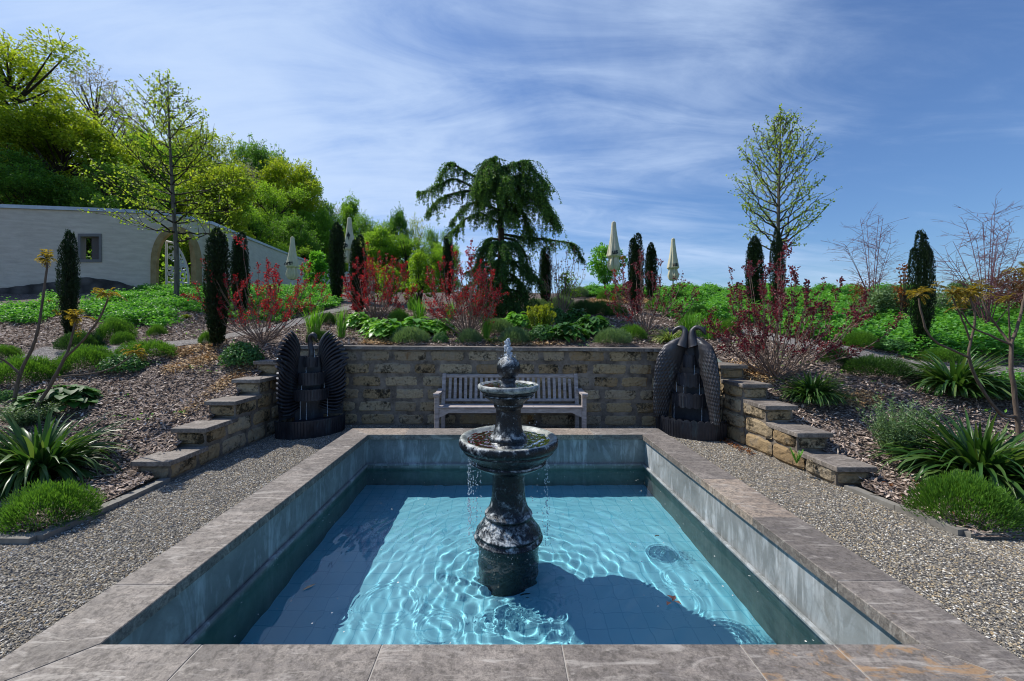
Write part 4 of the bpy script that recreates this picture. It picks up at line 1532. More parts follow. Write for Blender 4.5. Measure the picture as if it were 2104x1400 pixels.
# ================================================================== closed parasols
def parasol(px, ytip, D, zscale, label, text=None, rz=0.0, emblem=False, twist=0.0):
    x = (px - CX) / FPX * D
    zt = CAMZ + (CY - ytip) / FPX * D
    zg = float(terr(x, D)); H = zt - zg
    o = empty('closed_parasol', (x, D, zg), 0, label, 'parasol')
    b = MB(); b.tube([(0, 0, -.1), (0, 0, H * .55)], .032, .032, 12); b.obj('pole', M['whitemetal'], o, True)
    c = MB()
    r = np.random.default_rng(int(px))
    L = 1.90
    prof = [(.02, H - .01), (.075, H - .015), (.085, H - .05), (.11, H - .35), (.165, H - .8), (.215, H - 1.1), (.235, H - 1.25), (.245, H - 1.36), (.16, H - 1.42), (.185, H - 1.58), (.20, H - 1.72), (.16, H - 1.86), (.10, H - 1.93)]
    ph = r.uniform(0, 6)
    def fold(a, z):
        k = np.clip((H - z) / 1.3, 0, 1)
        low = 1 if (H - z) < 1.4 else 2.2
        return 1 + k * low * (.10 * np.sin(6 * a + ph + z) + .06 * np.sin(11 * a + ph * 2 - z * 2) + .035 * np.sin(17 * a))
    pr = spline(prof, 60)
    c.lathe([(max(q[0], .004), q[1]) for q in pr], 72, fn=fold)
    c.obj('folded_canopy', M['canvas'], o, True)
    b = MB(); b.lathe([(.004, H + .035), (.03, H + .03), (.06, H + .005), (.07, H - .02), (.02, H - .03)], 20); b.obj('cap', M['canvas'], o, True)
    if text:
        cu = bpy.data.curves.new('lettering', 'FONT'); cu.body = text; cu.size = .26; cu.extrude = .004; cu.align_x = 'CENTER'
        cu.offset = .008
        tmp = bpy.data.objects.new('lettering_curve', cu); COL.objects.link(tmp)
        bpy.context.view_layer.update()
        tme = bpy.data.meshes.new_from_object(tmp.evaluated_get(bpy.context.evaluated_depsgraph_get()))
        bpy.data.objects.remove(tmp)
        tme.materials.clear(); tme.materials.append(M['ink'])
        t = link('lettering', tme, o)
        t.location = (-.02, -.285, H - 1.30); t.rotation_euler = (R(86), R(-5), R(-12))
    if emblem:
        e = MB()
        for (a, l, w) in ((90, .22, .09), (60, .15, .06), (120, .15, .06), (270, .13, .05), (30, .10, .05), (150, .10, .05)):
            e.leaves([(.05, -.232, H - .86)], [(math.cos(R(a)), -.10 if a < 180 else -.02, math.sin(R(a)))], [(0, -1, 0)], l, w, .5, .05)
        e.obj('emblem', M['ink'], o)


parasol(601, 488, 18.2, 1, 'closed cream parasol standing in front of the white wall with dark lettering', 'orte')
parasol(718, 448, 17.0, 1, 'closed cream parasol with a dark leaf emblem, half hidden behind a dark yew', 'b', emblem=True)
parasol(1261, 457, 15.8, 1, 'taller closed cream parasol in front of the small round leaved tree', 'us')
parasol(1383, 491, 18.4, 1, 'smaller closed cream parasol on the open skyline beyond bare red stems', 'us')

# ================================================================== planting: prototypes
def mound_mesh(kind, seed):
    """a low plant about 1 unit wide and .5 unit high, scaled when placed"""
    r = np.random.default_rng(seed)
    b = MB()
    if kind in ('needle', 'needle_dark', 'lav'):
        n = {'needle': 9000, 'needle_dark': 9000, 'lav': 6500}[kind]
        # shoot tips all over a lumpy dome, each a short upright sprig of needles
        th = r.uniform(0, 2 * PI, n); cz = r.uniform(0, 1, n) ** .8
        lump = 1 + .10 * np.sin(th * 3 + seed) + .07 * np.sin(th * 7 + cz * 6) + r.normal(0, .05, n)
        rad = np.sqrt(1 - cz ** 2) * .5 * lump; z = cz * .43 * lump
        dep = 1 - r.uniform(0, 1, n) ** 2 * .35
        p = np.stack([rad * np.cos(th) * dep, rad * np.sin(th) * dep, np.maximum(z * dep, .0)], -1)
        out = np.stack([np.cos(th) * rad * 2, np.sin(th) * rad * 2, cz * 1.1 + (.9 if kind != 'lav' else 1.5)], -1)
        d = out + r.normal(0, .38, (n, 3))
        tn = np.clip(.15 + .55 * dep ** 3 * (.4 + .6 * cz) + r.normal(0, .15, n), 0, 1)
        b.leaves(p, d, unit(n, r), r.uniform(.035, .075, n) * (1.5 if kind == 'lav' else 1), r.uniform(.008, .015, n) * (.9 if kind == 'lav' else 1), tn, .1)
        if kind == 'lav':      # a few taller bare spikes
            m = 60; th = r.uniform(0, 2 * PI, m); q = r.uniform(0, .4, m)
            p = np.stack([q * np.cos(th), q * np.sin(th), .38 + 0 * q], -1)
            b.leaves(p, np.stack([np.cos(th) * q, np.sin(th) * q, np.ones(m) * .8], -1), unit(m, r), r.uniform(.12, .22, m), .012, .8)
    elif kind == 'round':
        n = 2400
        th = r.uniform(0, 2 * PI, n); cz = r.uniform(0, 1, n) ** .75
        lump = 1 + .08 * np.sin(th * 4 + seed) + r.normal(0, .05, n); dep = 1 - r.uniform(0, 1, n) ** 2 * .35
        p = np.stack([np.sqrt(1 - cz ** 2) * .47 * lump * np.cos(th) * dep, np.sqrt(1 - cz ** 2) * .47 * lump * np.sin(th) * dep, cz * .47 * lump * dep], -1)
        nrm = p * [2, 2, 2.2] + r.normal(0, .4, (n, 3))
        d = np.cross(nrm, unit(n, r)) + [0, 0, .2]
        b.leaves(p, d, nrm, r.uniform(.045, .08, n), r.uniform(.035, .055, n), np.clip(.5 * dep + r.normal(0, .2, n), 0, 1), .1)
    elif kind in ('broad', 'broad_dark'):
        n = 150
        th = r.uniform(0, 2 * PI, n); q = r.uniform(.05, 1, n) ** .6
        zc = .34 * (1 - q ** 2) + .06
        for k in range(n):
            L = r.uniform(.14, .25); W = L * r.uniform(.6, .8)
            c = np.array([q[k] * .42 * math.cos(th[k]), q[k] * .42 * math.sin(th[k]), zc[k] * r.uniform(.75, 1.1)])
            d = np.array([math.cos(th[k] + r.normal(0, .5)), math.sin(th[k] + r.normal(0, .5)), r.uniform(-.35, .3)])
            d /= np.linalg.norm(d); sd_ = np.cross(d, [0, 0, 1]); sd_ /= np.linalg.norm(sd_); u2 = np.cross(sd_, d)
            V, F = [], []
            ts = [0, .25, .55, .85, 1]
            ws = [.12, .85, 1, .5, .03]
            for t, w in zip(ts, ws):
                m_ = c + d * L * t - u2 * L * .35 * t * t
                V += [m_ - sd_ * W * w * .5 + u2 * .022 * w, m_, m_ + sd_ * W * w * .5 + u2 * .022 * w]
            for i in range(4):
                V_ = i * 3
                F += [(V_, V_ + 1, V_ + 4, V_ + 3), (V_ + 1, V_ + 2, V_ + 5, V_ + 4)]
            b.add(V, F, float(np.clip(r.normal(.5, .25), 0, 1)))
            b.tube([(c[0] * .3, c[1] * .3, 0), tuple(c)], .004, .003, 3, .3)
    elif kind in ('strap', 'strap_pale', 'iris', 'grass'):
        n = {'strap': 340, 'strap_pale': 170, 'iris': 80, 'grass': 170}[kind]
        for k in range(n):
            th = r.uniform(0, 2 * PI); tilt = r.uniform(.10, 1.15) ** .8 if kind.startswith('strap') else r.uniform(.0, .42)
            L = r.uniform(.36, .62) if kind.startswith('strap') else r.uniform(.42, .62)
            w = r.uniform(.020, .036) if kind.startswith('strap') else (r.uniform(.016, .026) if kind == 'iris' else r.uniform(.008, .014))
            q = r.uniform(0, .07) if kind.startswith('strap') else r.uniform(0, .14 if kind == 'iris' else .2)
            base = np.array([q * math.cos(th), q * math.sin(th), -.01])
            th2 = th + r.normal(0, .35)
            hd = np.array([math.cos(th2), math.sin(th2), 0]); sd_ = np.array([-hd[1], hd[0], 0])
            V = []; N = 7; p = base.copy(); ang = PI / 2 - tilt * .75
            dr_ = (r.uniform(.06, .34) if kind.startswith('strap') else r.uniform(.0, .10)) * (.6 + tilt)
            tw = r.normal(0, .25)
            for i in range(N):
                t = i / (N - 1)
                wv = w * min(1, .5 + 2 * t) * max(.03, (1 - t ** 3.0))
                nr = np.array([-math.sin(ang) * hd[0], -math.sin(ang) * hd[1], math.cos(ang)])
                sdd = sd_ * math.cos(tw * t) + nr * math.sin(tw * t)
                V += [p - sdd * wv * .5 + nr * wv * .22, p, p + sdd * wv * .5 + nr * wv * .22]
                p = p + (hd * math.cos(ang) + np.array([0, 0, 1]) * math.sin(ang)) * L / (N - 1)
                ang -= dr_ * (1 + t)
                if p[2] < .01: p[2] = .01
            F = []
            for i in range(N - 1):
                o = i * 3
                F += [(o, o + 1, o + 4, o + 3), (o + 1, o + 2, o + 5, o + 4)]
            b.add(V, F, float(np.clip(r.normal(.5, .24), 0, 1)))
    elif kind == 'euph':
        for k in range(90):
            th = r.uniform(0, 2 * PI); q = r.uniform(0, .40)
            h = r.uniform(.30, .52)
            top = np.array([q * 1.2 * math.cos(th), q * 1.2 * math.sin(th), h])
            b.tube([(q * .5 * math.cos(th), q * .5 * math.sin(th), 0), tuple(top)], .006, .004, 3, .1)
            m = 22; f = r.uniform(.3, 1, m)
            p = np.stack([top[0] * (.5 + .5 * f), top[1] * (.5 + .5 * f), h * f], -1)
            b.leaves(p, unit(m, r) + [0, 0, .4], unit(m, r), .06, .022, np.clip(.1 + .3 * f + r.normal(0, .1, m), 0, .6))
            m = 16
            b.leaves(top + unit(m, r) * .035, unit(m, r) + [0, 0, .5], unit(m, r) + [0, 0, 1], .045, .04, r.uniform(.6, 1, m))
    elif kind == 'wispy':
        for k in range(170):
            th = r.uniform(0, 2 * PI); q = r.uniform(0, .30); h = r.uniform(.35, .85)
            lean = r.uniform(.0, .35)
            top = np.array([(q + lean * h) * math.cos(th), (q + lean * h) * math.sin(th), h])
            b.tube([(q * .6 * math.cos(th), q * .6 * math.sin(th), 0), tuple((top + [q * .6 * math.cos(th), q * .6 * math.sin(th), 0]) / 2 + [0, 0, .04]), tuple(top)], .004, .002, 3, .1)
            m = 26; f = r.uniform(.25, 1.05, m)[:, None]
            p = np.array([q * .6 * math.cos(th), q * .6 * math.sin(th), 0]) * (1 - f) + top * f
            b.leaves(p, unit(m, r) * [1, 1, .5] + [0, 0, .7], unit(m, r), r.uniform(.04, .075, m), .014, np.clip(.25 + .5 * f[:, 0] + r.normal(0, .12, m), 0, 1))
    elif kind == 'weed':
        n = 16
        for k in range(n):
            th = r.uniform(0, 2 * PI); L = r.uniform(.35, .6)
            pts = bez((0, 0, 0), (.2 * math.cos(th), .2 * math.sin(th), L * .7), (L * .6 * math.cos(th), L * .6 * math.sin(th), L), 7)
            for i in range(6):
                b.leaves(np.array([pts[i], pts[i]]), np.array([pts[i + 1] - pts[i] + [.06 * math.sin(th), -.06 * math.cos(th), 0], pts[i + 1] - pts[i] - [.06 * math.sin(th), -.06 * math.cos(th), 0]]), np.array([[0, 0, 1.], [0, 0, 1]]), .14, .07, .5)
    return b


MK = {'needle': 'needle', 'needle_dark': 'needle_dark', 'lav': 'lav', 'round': 'round', 'broad': 'broad', 'broad_dark': 'broad_dark', 'strap': 'strap',
      'strap_pale': 'strap_pale', 'iris': 'iris', 'grass': 'iris', 'euph': 'euph', 'wispy': 'lav', 'weed': 'broad'}
NAME = {'needle': 'santolina_mound', 'needle_dark': 'rosemary_mound', 'lav': 'lavender_mound', 'round': 'leafy_mound', 'broad': 'broadleaf_plant', 'broad_dark': 'broadleaf_plant',
        'strap': 'strap_leaf_plant', 'strap_pale': 'variegated_plant', 'iris': 'iris_clump', 'grass': 'grass_clump', 'euph': 'euphorbia', 'wispy': 'wispy_shrub', 'weed': 'dandelion_weed'}
CATG = {'needle': 'shrub', 'needle_dark': 'shrub', 'lav': 'shrub', 'round': 'shrub', 'wispy': 'shrub'}
HT = {'needle': .46, 'needle_dark': .46, 'lav': .52, 'round': .48, 'broad': .42, 'broad_dark': .42, 'strap': .48, 'strap_pale': .48, 'iris': .44, 'grass': .46, 'euph': .54, 'wispy': .85, 'weed': .6}
WD = {'strap': 1.0, 'strap_pale': 1.0, 'iris': .62, 'grass': .55, 'wispy': 1.05, 'weed': .8}
_cache = {}
SHAD = []


def mound(kind, px, py, w, h, label, D=None, var=None, rz=None, deep=1.0):
    """px, py: middle of its base in the photo; w, h its size there in photo pixels"""
    if var is None: var = int(px + py) % 2
    key = (kind, var)
    if key not in _cache:
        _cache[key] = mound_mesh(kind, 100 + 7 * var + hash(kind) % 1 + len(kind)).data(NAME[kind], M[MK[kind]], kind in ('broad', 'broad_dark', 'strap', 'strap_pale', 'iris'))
    x, y, z = G(px, py) if D is None else ((px - CX) / FPX * D, D, float(terr((px - CX) / FPX * D, D)))
    W = w / FPX * y; H = h / FPX * y
    dp = {'needle': .72, 'needle_dark': .72, 'lav': .8, 'round': .85}.get(kind, 1.0); deep *= dp
    y2 = y + W * .36 * dp if D is None else y     # base pixel is the front foot of the plant
    x2 = x * y2 / y
    z = float(terr(x2, y2))
    H2 = CAMZ + (CY - py + h) / FPX * y2 - z + .02 if kind not in ('strap', 'strap_pale') else H * y2 / y * .76
    o = link(NAME[kind], _cache[key], None, (x2, y2, z - .015), rng.uniform(0, 6.28) if rz is None else rz)
    sx = W * y2 / y / WD.get(kind, 1.0)
    if kind in ('needle', 'needle_dark', 'lav', 'round'): o.rotation_euler = (0, 0, (0, PI)[var])
    o.scale = (sx, sx * deep, max(H2, H * .75) / HT[kind])
    tag(o, label, CATG.get(kind, 'plant'))
    return o


PL = [
 # --- slope by the white wall
 ('needle', 236, 704, 68, 46, 'bright green santolina mound with a lower one touching it, upslope of the grey path'),
 ('needle', 255, 710, 42, 26, 'smaller santolina mound pressed against the bigger bright one beside the path'),
 ('needle', 322, 692, 36, 22, 'small lone santolina tuft on bark between path and gate tree'),
 ('euph', 383, 657, 20, 10, 'tiny yellowish tuft on the bark below the plane tree by the gate'),
 ('needle_dark', 166, 728, 80, 44, 'dark shaded mound at the foot of the broad yew by the small window'),
 ('needle', 182, 768, 110, 54, 'broad bright santolina mound behind the crossing bronze tipped stems'),
 ('needle', 308, 745, 106, 42, 'low wide santolina cushion at the edge of the grey path behind a bronze tuft'),
 ('needle', 52, 798, 128, 62, 'wide santolina mound behind the forked sapling stem at the picture edge'),
 ('needle', 10, 742, 52, 30, 'small santolina mound cut by the picture edge, upslope of the wide one'),
 ('round', 257, 775, 88, 46, 'grey green leafy mound under the lowest bronze leaf tuft'),
 ('round', 498, 762, 84, 56, 'dense rounded leafy mound beside the top of the shaded stepped wall'),
 ('needle', 424, 708, 30, 24, 'small green tuft right next to the yew that stands by the path bend'),
 ('broad_dark', 125, 862, 130, 62, 'glossy dark green broad leaved clump alone on the bark slope'),
 ('wispy', 58, 905, 130, 66, 'thin grey green wispy shrub at the base of the sapling stems, behind long arching leaves'),
 ('strap', 80, 1040, 330, 200, 'huge clump of long arching strap leaves behind the clipped mound by the edging'),
 ('needle', 98, 1090, 165, 90, 'santolina mound in the near corner bed in front of the arching strap leaves'),
 ('round', 12, 830, 40, 26, 'small leafy green plant low by the picture edge under the wide santolina mound'),
 # --- bed above the bench wall
 ('iris', 644, 690, 56, 48, 'upright iris clump directly above the wings of the bird fountain'),
 ('iris', 701, 697, 34, 54, 'narrow upright iris clump standing alone just past the bird fountain'),
 ('needle_dark', 655, 706, 50, 26, 'low green tuft just behind the head of the winged bird'),
 ('needle_dark', 672, 668, 40, 24, 'dull green mound behind the iris clumps near the grey path'),
 ('broad', 738, 678, 62, 36, 'small broad leaved clump beside the narrow iris'),
 ('broad', 800, 700, 90, 44, 'large bergenia like leaves in the bed, the clump farthest from the fountain jet'),
 ('broad', 856, 694, 90, 42, 'large leaved clump in the middle of the bed behind grey lavender'),
 ('broad', 905, 692, 70, 38, 'large leaved clump below the pale stems of the second red smoke bush'),
 ('lav', 842, 709, 74, 36, 'grey green lavender at the wall edge in front of the large leaved clumps'),
 ('round', 905, 706, 36, 22, 'tiny round green mound on the wall edge'),
 ('lav', 965, 708, 46, 32, 'small lavender tuft at the wall edge beside the slim iris near the jet'),
 ('iris', 998, 700, 34, 44, 'slim iris clump near the fountain jet'),
 ('strap_pale', 1010, 708, 44, 22, 'low pale edged strap leaves at the foot of the slim iris near the jet'),
 ('lav', 1060, 709, 64, 36, 'lavender mound on the wall edge right behind the water jet'),
 ('broad', 1062, 680, 70, 38, 'bright broad leaved clump under the weeping cedar beside lime flowers'),
 ('euph', 1112, 692, 66, 64, 'lime yellow flowering euphorbia in front of the weeping cedar'),
 ('round', 1118, 704, 76, 34, 'dark green leafy base plant below the lime euphorbia'),
 ('broad_dark', 1165, 706, 84, 44, 'dark crinkled leaf clump on the wall edge next to the euphorbia'),
 ('broad_dark', 1215, 694, 84, 46, 'dark crinkled leaf clump behind the wall edge lavender'),
 ('broad_dark', 1185, 668, 58, 34, 'dark leaf clump upslope in front of the dark hedge of rosemary'),
 ('lav', 1257, 711, 72, 36, 'lavender mound on the wall edge opposite the bench end'),
 ('iris', 862, 668, 44, 46, 'tall iris fan between the two red smoke bushes'),
 ('iris', 847, 640, 40, 34, 'iris fan farther up between the two red smoke bushes'),
 ('needle', 820, 668, 44, 30, 'green tuft at the foot of the first red smoke bush past the yews'),
 ('lav', 1152, 640, 58, 32, 'grey green mound among bare purple twigs near the cedar'),
 ('lav', 1190, 613, 40, 24, 'grey green mound on the crest in front of the small round leaved tree'),
 ('lav', 1168, 612, 36, 20, 'little grey mound on the crest close to the cedar branch tip'),
 ('needle_dark', 1200, 648, 46, 30, 'first mound of the dark rosemary row, nearest the cedar'),
 ('needle_dark', 1234, 650, 50, 30, 'middle mound of the dark rosemary row'),
 ('needle_dark', 1266, 652, 46, 26, 'last mound of the dark rosemary row, nearest the yews'),
 ('needle', 1243, 618, 34, 18, 'small bright tuft on the crest under the taller parasol'),
 ('needle', 1266, 622, 26, 16, 'small bright tuft on the crest beside the twin yews'),
 ('strap_pale', 1376, 712, 92, 54, 'variegated strap leaved plant on the wall edge next to the peacock'),
 ('grass', 1412, 690, 56, 44, 'dense green grassy mound behind the variegated plant'),
 ('grass', 1452, 700, 58, 44, 'dense green grassy mound directly above the peacock heads'),
 ('needle', 1438, 658, 44, 28, 'green mound on the far side of the grassy mounds'),
 ('needle', 1350, 640, 44, 26, 'green mound at the feet of the yews on the crest'),
 ('needle', 1395, 622, 40, 22, 'bright small mound amid ground cover below the smaller parasol'),
 ('lav', 1022, 690, 60, 34, 'soft green mound in the bed between slim iris and lime euphorbia'),
 ('broad', 770, 690, 60, 36, 'fresh broad leaved clump nearest the small lone iris fan'),
 ('round', 1140, 668, 60, 34, 'leafy green clump tucked behind the lime euphorbia under the cedar'),
 ('needle', 1300, 700, 60, 30, 'bright green tuft at the stem foot of the open red bush on the wall edge'),
 ('iris', 925, 660, 36, 34, 'thin iris fan among the stems of the second red smoke bush'),
 ('needle', 1492, 690, 60, 30, 'feathery green tuft between peacock heads and the big purple bush'),
 ('lav', 1100, 640, 50, 26, 'grey green mound in the shade at the cedar foot'),
 # --- slope on the sunny side
 ('needle_dark', 1796, 782, 122, 48, 'broad dark green mound on bark in front of the grey path'),
 ('needle', 1768, 720, 66, 36, 'feathery green mound behind the grey path near the broad lone yew'),
 ('needle_dark', 1715, 752, 60, 36, 'dark purplish mound behind the branches of the big purple smoke bush'),
 ('round', 1828, 728, 80, 26, 'low leafy green patch along the far edge of the path by the broad yew'),
 ('needle', 1930, 752, 70, 34, 'fine green mound behind the large dark strap leaves'),
 ('strap', 1668, 860, 150, 92, 'strap leaved clump with sunlit tips just above the stepped wall'),
 ('strap', 1962, 852, 232, 128, 'large dark strap leaved clump in front of the forked bronze sapling'),
 ('wispy', 1850, 975, 150, 150, 'pale wispy lavender bush with thin spikes beside the lowest steps'),
 ('strap', 2010, 1050, 340, 215, 'biggest strap leaved clump with a few yellowed blades, in the near sunny bed'),
 ('needle', 1984, 1086, 178, 104, 'dense clipped green mound at the near sunny bed edging'),
 ('wispy', 2085, 1075, 70, 40, 'small grey green sprig past the clipped mound at the picture edge'),
 ('needle_dark', 2070, 830, 110, 46, 'low dark mound behind the sapling trunk at the picture edge'),
 ('weed', 1637, 958, 26, 34, 'lone dandelion rosette growing at the foot of the sunlit stepped wall'),
]
for row in PL: mound(*row)

# small dead stalk markers, bronze-leaved saplings -----------------------------------------------------
def tuft(mb, p, r, n=11, L=.20, up=.6):
    """spray of young pinnate leaves"""
    for k in range(n):
        d = unit(1, r)[0]; d[2] = d[2] * .75 + .35; d /= np.linalg.norm(d)
        Lk = L * r.uniform(.45, 1.1)
        tip = p + d * Lk + np.array([0, 0, -.35 * Lk * r.uniform(.3, 1)])
        pts = bez(p, p + d * Lk * .55 + np.array([0, 0, .04]), tip, 8)
        mb.tube(pts, .0035, .002, 3, .2)
        sd_ = np.cross(d, [0, 0, 1]); sd_ /= np.linalg.norm(sd_) + 1e-6
        for i in range(1, 8):
            t = pts[min(i, 7)] - pts[i - 1]; t /= np.linalg.norm(t)
            l = L * .30 * math.sin(PI * (i + 1.2) / 10)
            mb.leaves(np.array([pts[i], pts[i]]), np.array([t * .8 + sd_, t * .8 - sd_]), np.array([[0, 0, 1.], [0, 0, 1.]]) + r.normal(0, .3, (2, 3)), l, l * .36, np.clip(r.normal(.5, .25, 2), 0, 1), .1, .45, .25)


def sapling(label, base_px, stems, tufts, D, r0, seed, tl=.2):
    r = np.random.default_rng(seed)
    bx, by, bz = base_px[0], base_px[1], 0
    B = np.array(P(base_px[0], base_px[1], D)); B[2] = float(terr(B[0], B[1]))
    o = empty('bronze_sapling', tuple(B), 0, label, 'sapling')
    b = MB(); lv = MB()
    for pts, ra, rb in stems:
        q = np.array([P(px, py, D + dd) for (px, py, dd) in pts]) - B
        c = spline(q, 26)
        c += np.cumsum(r.normal(0, .0015, c.shape), 0)
        b.tube(c, ra, rb, 8, radii=np.linspace(ra, rb, len(c)) * (1 + .10 * (np.arange(len(c)) % 4 == 0)))
        for k in range(10):
            i = r.integers(3, len(c)); b.sphere(c[i] + unit(1, r)[0] * rb * .9, rb * .45, 6, 4)
    for (px, py, dd, n, L) in tufts:
        lv = MB()
        tuft(lv, np.array(P(px, py, D + dd)) - B, r, int(n * 1.1), L * .9)
        lv.obj('leaf_tuft', M['sumac'], o)
    b.obj('stem', M['sumacbark'], o, True)
    return o


sapling('tall thin forked sapling with a bronze leaf tuft, outermost beside the broad yew', (22, 850), [
    ([(22, 858, 0), (26, 840, 0), (41, 770, .02), (66, 717, .05), (79, 679, .06), (91, 606, .1), (98, 540, .1)], .022, .011),
    ([(41, 768, .02), (22, 752, 0), (-6, 735, -.1)], .014, .010)],
    [(98, 535, .1, 15, .20), (100, 622, .1, 2, .08)], 5.25, .02, 31)
sapling('leaning sapling with three bronze leaf tufts on crossing stems above the glossy clump', (60, 860), [
    ([(58, 868, 0), (64, 852, 0), (98, 799, .02), (128, 742, .03), (141, 712, .05), (155, 660, .05)], .024, .012),
    ([(128, 742, .03), (160, 710, .0), (189, 674, -.1), (208, 640, -.15), (219, 612, -.2)], .014, .009),
    ([(112, 776, .02), (150, 772, .1), (194, 767, .15), (235, 755, .25), (276, 728, .3)], .011, .007)],
    [(156, 656, .05, 16, .22), (219, 610, -.2, 15, .20), (277, 726, .3, 12, .19), (120, 650, 0, 3, .14)], 5.2, .02, 32)
sapling('multi stemmed bronze leaved sapling spreading over the dark strap leaves', (2090, 893), [
    ([(2092, 905, 0), (2090, 880, 0), (2080, 800, 0), (2075, 760, 0), (2077, 708, .02)], 0.0265, 0.0180),
    ([(2077, 708, .02), (2092, 665, .05), (2100, 620, .1), (2108, 560, .1)], 0.0172, 0.0090),
    ([(2077, 708, .02), (2055, 680, .1), (2030, 645, .1), (2013, 605, .15)], 0.0140, 0.0083),
    ([(2076, 708, .02), (2035, 690, -.15), (1996, 672, -.25), (1975, 640, -.3)], 0.0125, 0.0075),
    ([(2075, 700, 0), (2073, 660, -.05), (2073, 622, -.1)], 0.0094, 0.0060),
    ([(2086, 856, 0), (2055, 850, -.1), (2012, 790, -.15), (1990, 735, -.2), (1993, 699, -.2), (2000, 655, -.2), (1990, 610, -.2)], 0.0187, 0.0090),
    ([(1990, 735, -.2), (1955, 718, -.3), (1923, 702, -.35), (1901, 677, -.4), (1889, 640, -.4), (1886, 612, -.4)], 0.0125, 0.0075),
    ([(1993, 699, -.2), (1980, 660, -.25), (1958, 610, -.3)], 0.0101, 0.0067)],
    [(2110, 556, .1, 14, .2), (2013, 600, .15, 14, .2), (1972, 634, -.3, 6, .14), (2073, 616, -.1, 7, .14), (1989, 604, -.2, 14, .19), (1886, 608, -.4, 14, .18), (1957, 606, -.3, 14, .18), (1925, 590, -.2, 5, .12)], 4.85, .03, 33)


# red smoke bushes ------------------------------------------------------------------------------------
def smoke_bush(label, px, py, x0, x1, ytop, seed, nst=16, dens=1.0, mat='red', D=None, leaf=.05, gap=.0):
    r = np.random.default_rng(seed)
    x, y, z = G(px, py) if D is None else ((px - CX) / FPX * D, D, float(terr((px - CX) / FPX * D, D)))
    s = y / FPX
    H = (py - ytop) * s
    l, rr = (px - x0) * s, (x1 - px) * s
    o = empty('smoke_bush', (x, y, z), 0, label, 'shrub')
    st, lv = MB(), MB()
    hub = np.array([0, 0, 0.])
    for k in range(nst):
        f = (k + r.uniform(.1, .9)) / nst * 2 - 1
        wx = f * (rr if f > 0 else l) * r.uniform(.75, 1.0)
        h = H * (1 - .45 * abs(f) ** 1.6) * r.uniform(.62, 1.0)
        dy = r.uniform(-.55, .55) * (rr + l) * .5
        tip = np.array([wx, dy, h])
        c1 = np.array([wx * .85, dy * .7, h * r.uniform(.28, .45)])
        c = bez(hub + r.normal(0, .04, 3) * [1, 1, 0], c1, tip, 14)
        c[1:] += r.normal(0, .010, (13, 3))
        st.tube(c, .010, .003, 5)
        ends = [(c[-1], c[-1] - c[-3], 1.0)]
        for q in range(r.integers(4, 8)):
            i = r.integers(4, 13)
            d = c[i] - c[i - 1]; d /= np.linalg.norm(d)
            d2 = d + unit(1, r)[0] * .75; d2[2] = abs(d2[2]) * .8 + .3; d2 /= np.linalg.norm(d2)
            L = r.uniform(.12, .34) * H / 2 * (1.4 - i / 18)
            e = c[i] + d2 * L
            st.tube(bez(c[i], c[i] + d2 * L * .5 + [0, 0, -.02], e, 5), .005, .003, 4)
            ends.append((e, d2, .8))
        for (p, d, w) in ends:
            d = d / (np.linalg.norm(d) + 1e-9)
            m = int(r.integers(8, 30) * dens)
            back = r.uniform(0, 1, m) ** 1.6 * .20
            pos = p - d * back[:, None] + r.normal(0, .016, (m, 3))
            dd = d * .55 + unit(m, r) * .9
            lv.leaves(pos, dd, unit(m, r) + [0, 0, .6], r.uniform(.6, 1.1, m) * leaf, r.uniform(.45, .62, m) * leaf, np.clip(r.normal(.5, .26, m), 0, 1), .2, .55)
        m = int(16 * dens)
        i = r.integers(5, 14, m)
        lv.leaves(c[i], unit(m, r) + [0, 0, .3], unit(m, r), leaf * .8, leaf * .45, r.uniform(0, .6, m))
    for q in range(int(nst * .7)):      # bare pale shoots low down
        a = r.uniform(0, 2 * PI); q2 = r.uniform(.3, .8) * min(l, rr)
        e = np.array([math.cos(a) * q2, math.sin(a) * q2, H * r.uniform(.25, .6)])
        st.tube(bez((0, 0, 0), e * [.6, .6, .4], e, 8), .006, .003, 4)
    st.obj('stems', M['twig'], o, True)
    lv.obj('leaves', M[mat], o)
    return o


smoke_bush('bright red smoke bush rising above the winged bird fountain', 540, 707, 385, 675, 474, 41, 22, 1.5, leaf=.043)
smoke_bush('bright red smoke bush growing round the half hidden parasol and yew', 772, 662, 685, 860, 494, 42, 26, 1.7, leaf=.046)
smoke_bush('red smoke bush with pale bare lower stems in front of the weeping cedar trunk', 962, 694, 845, 1035, 488, 43, 32, 1.15, leaf=.045)
smoke_bush('sparse twiggy purple bush under the cedar branch tip', 1152, 655, 1112, 1212, 470, 44, 14, .28, 'purple', leaf=.05)
smoke_bush('open red bush with spreading bare stems before the twin yews on the crest', 1325, 688, 1238, 1452, 500, 45, 18, .9, 'purple', leaf=.05)
smoke_bush('big purple red smoke bush beside the peacock fountain steps', 1592, 778, 1448, 1790, 500, 46, 34, 1.6, 'purple', leaf=.046)
smoke_bush('slim red shoots against the base of the parasol by the yews', 1278, 640, 1255, 1312, 515, 47, 6, .6, 'red', leaf=.05)


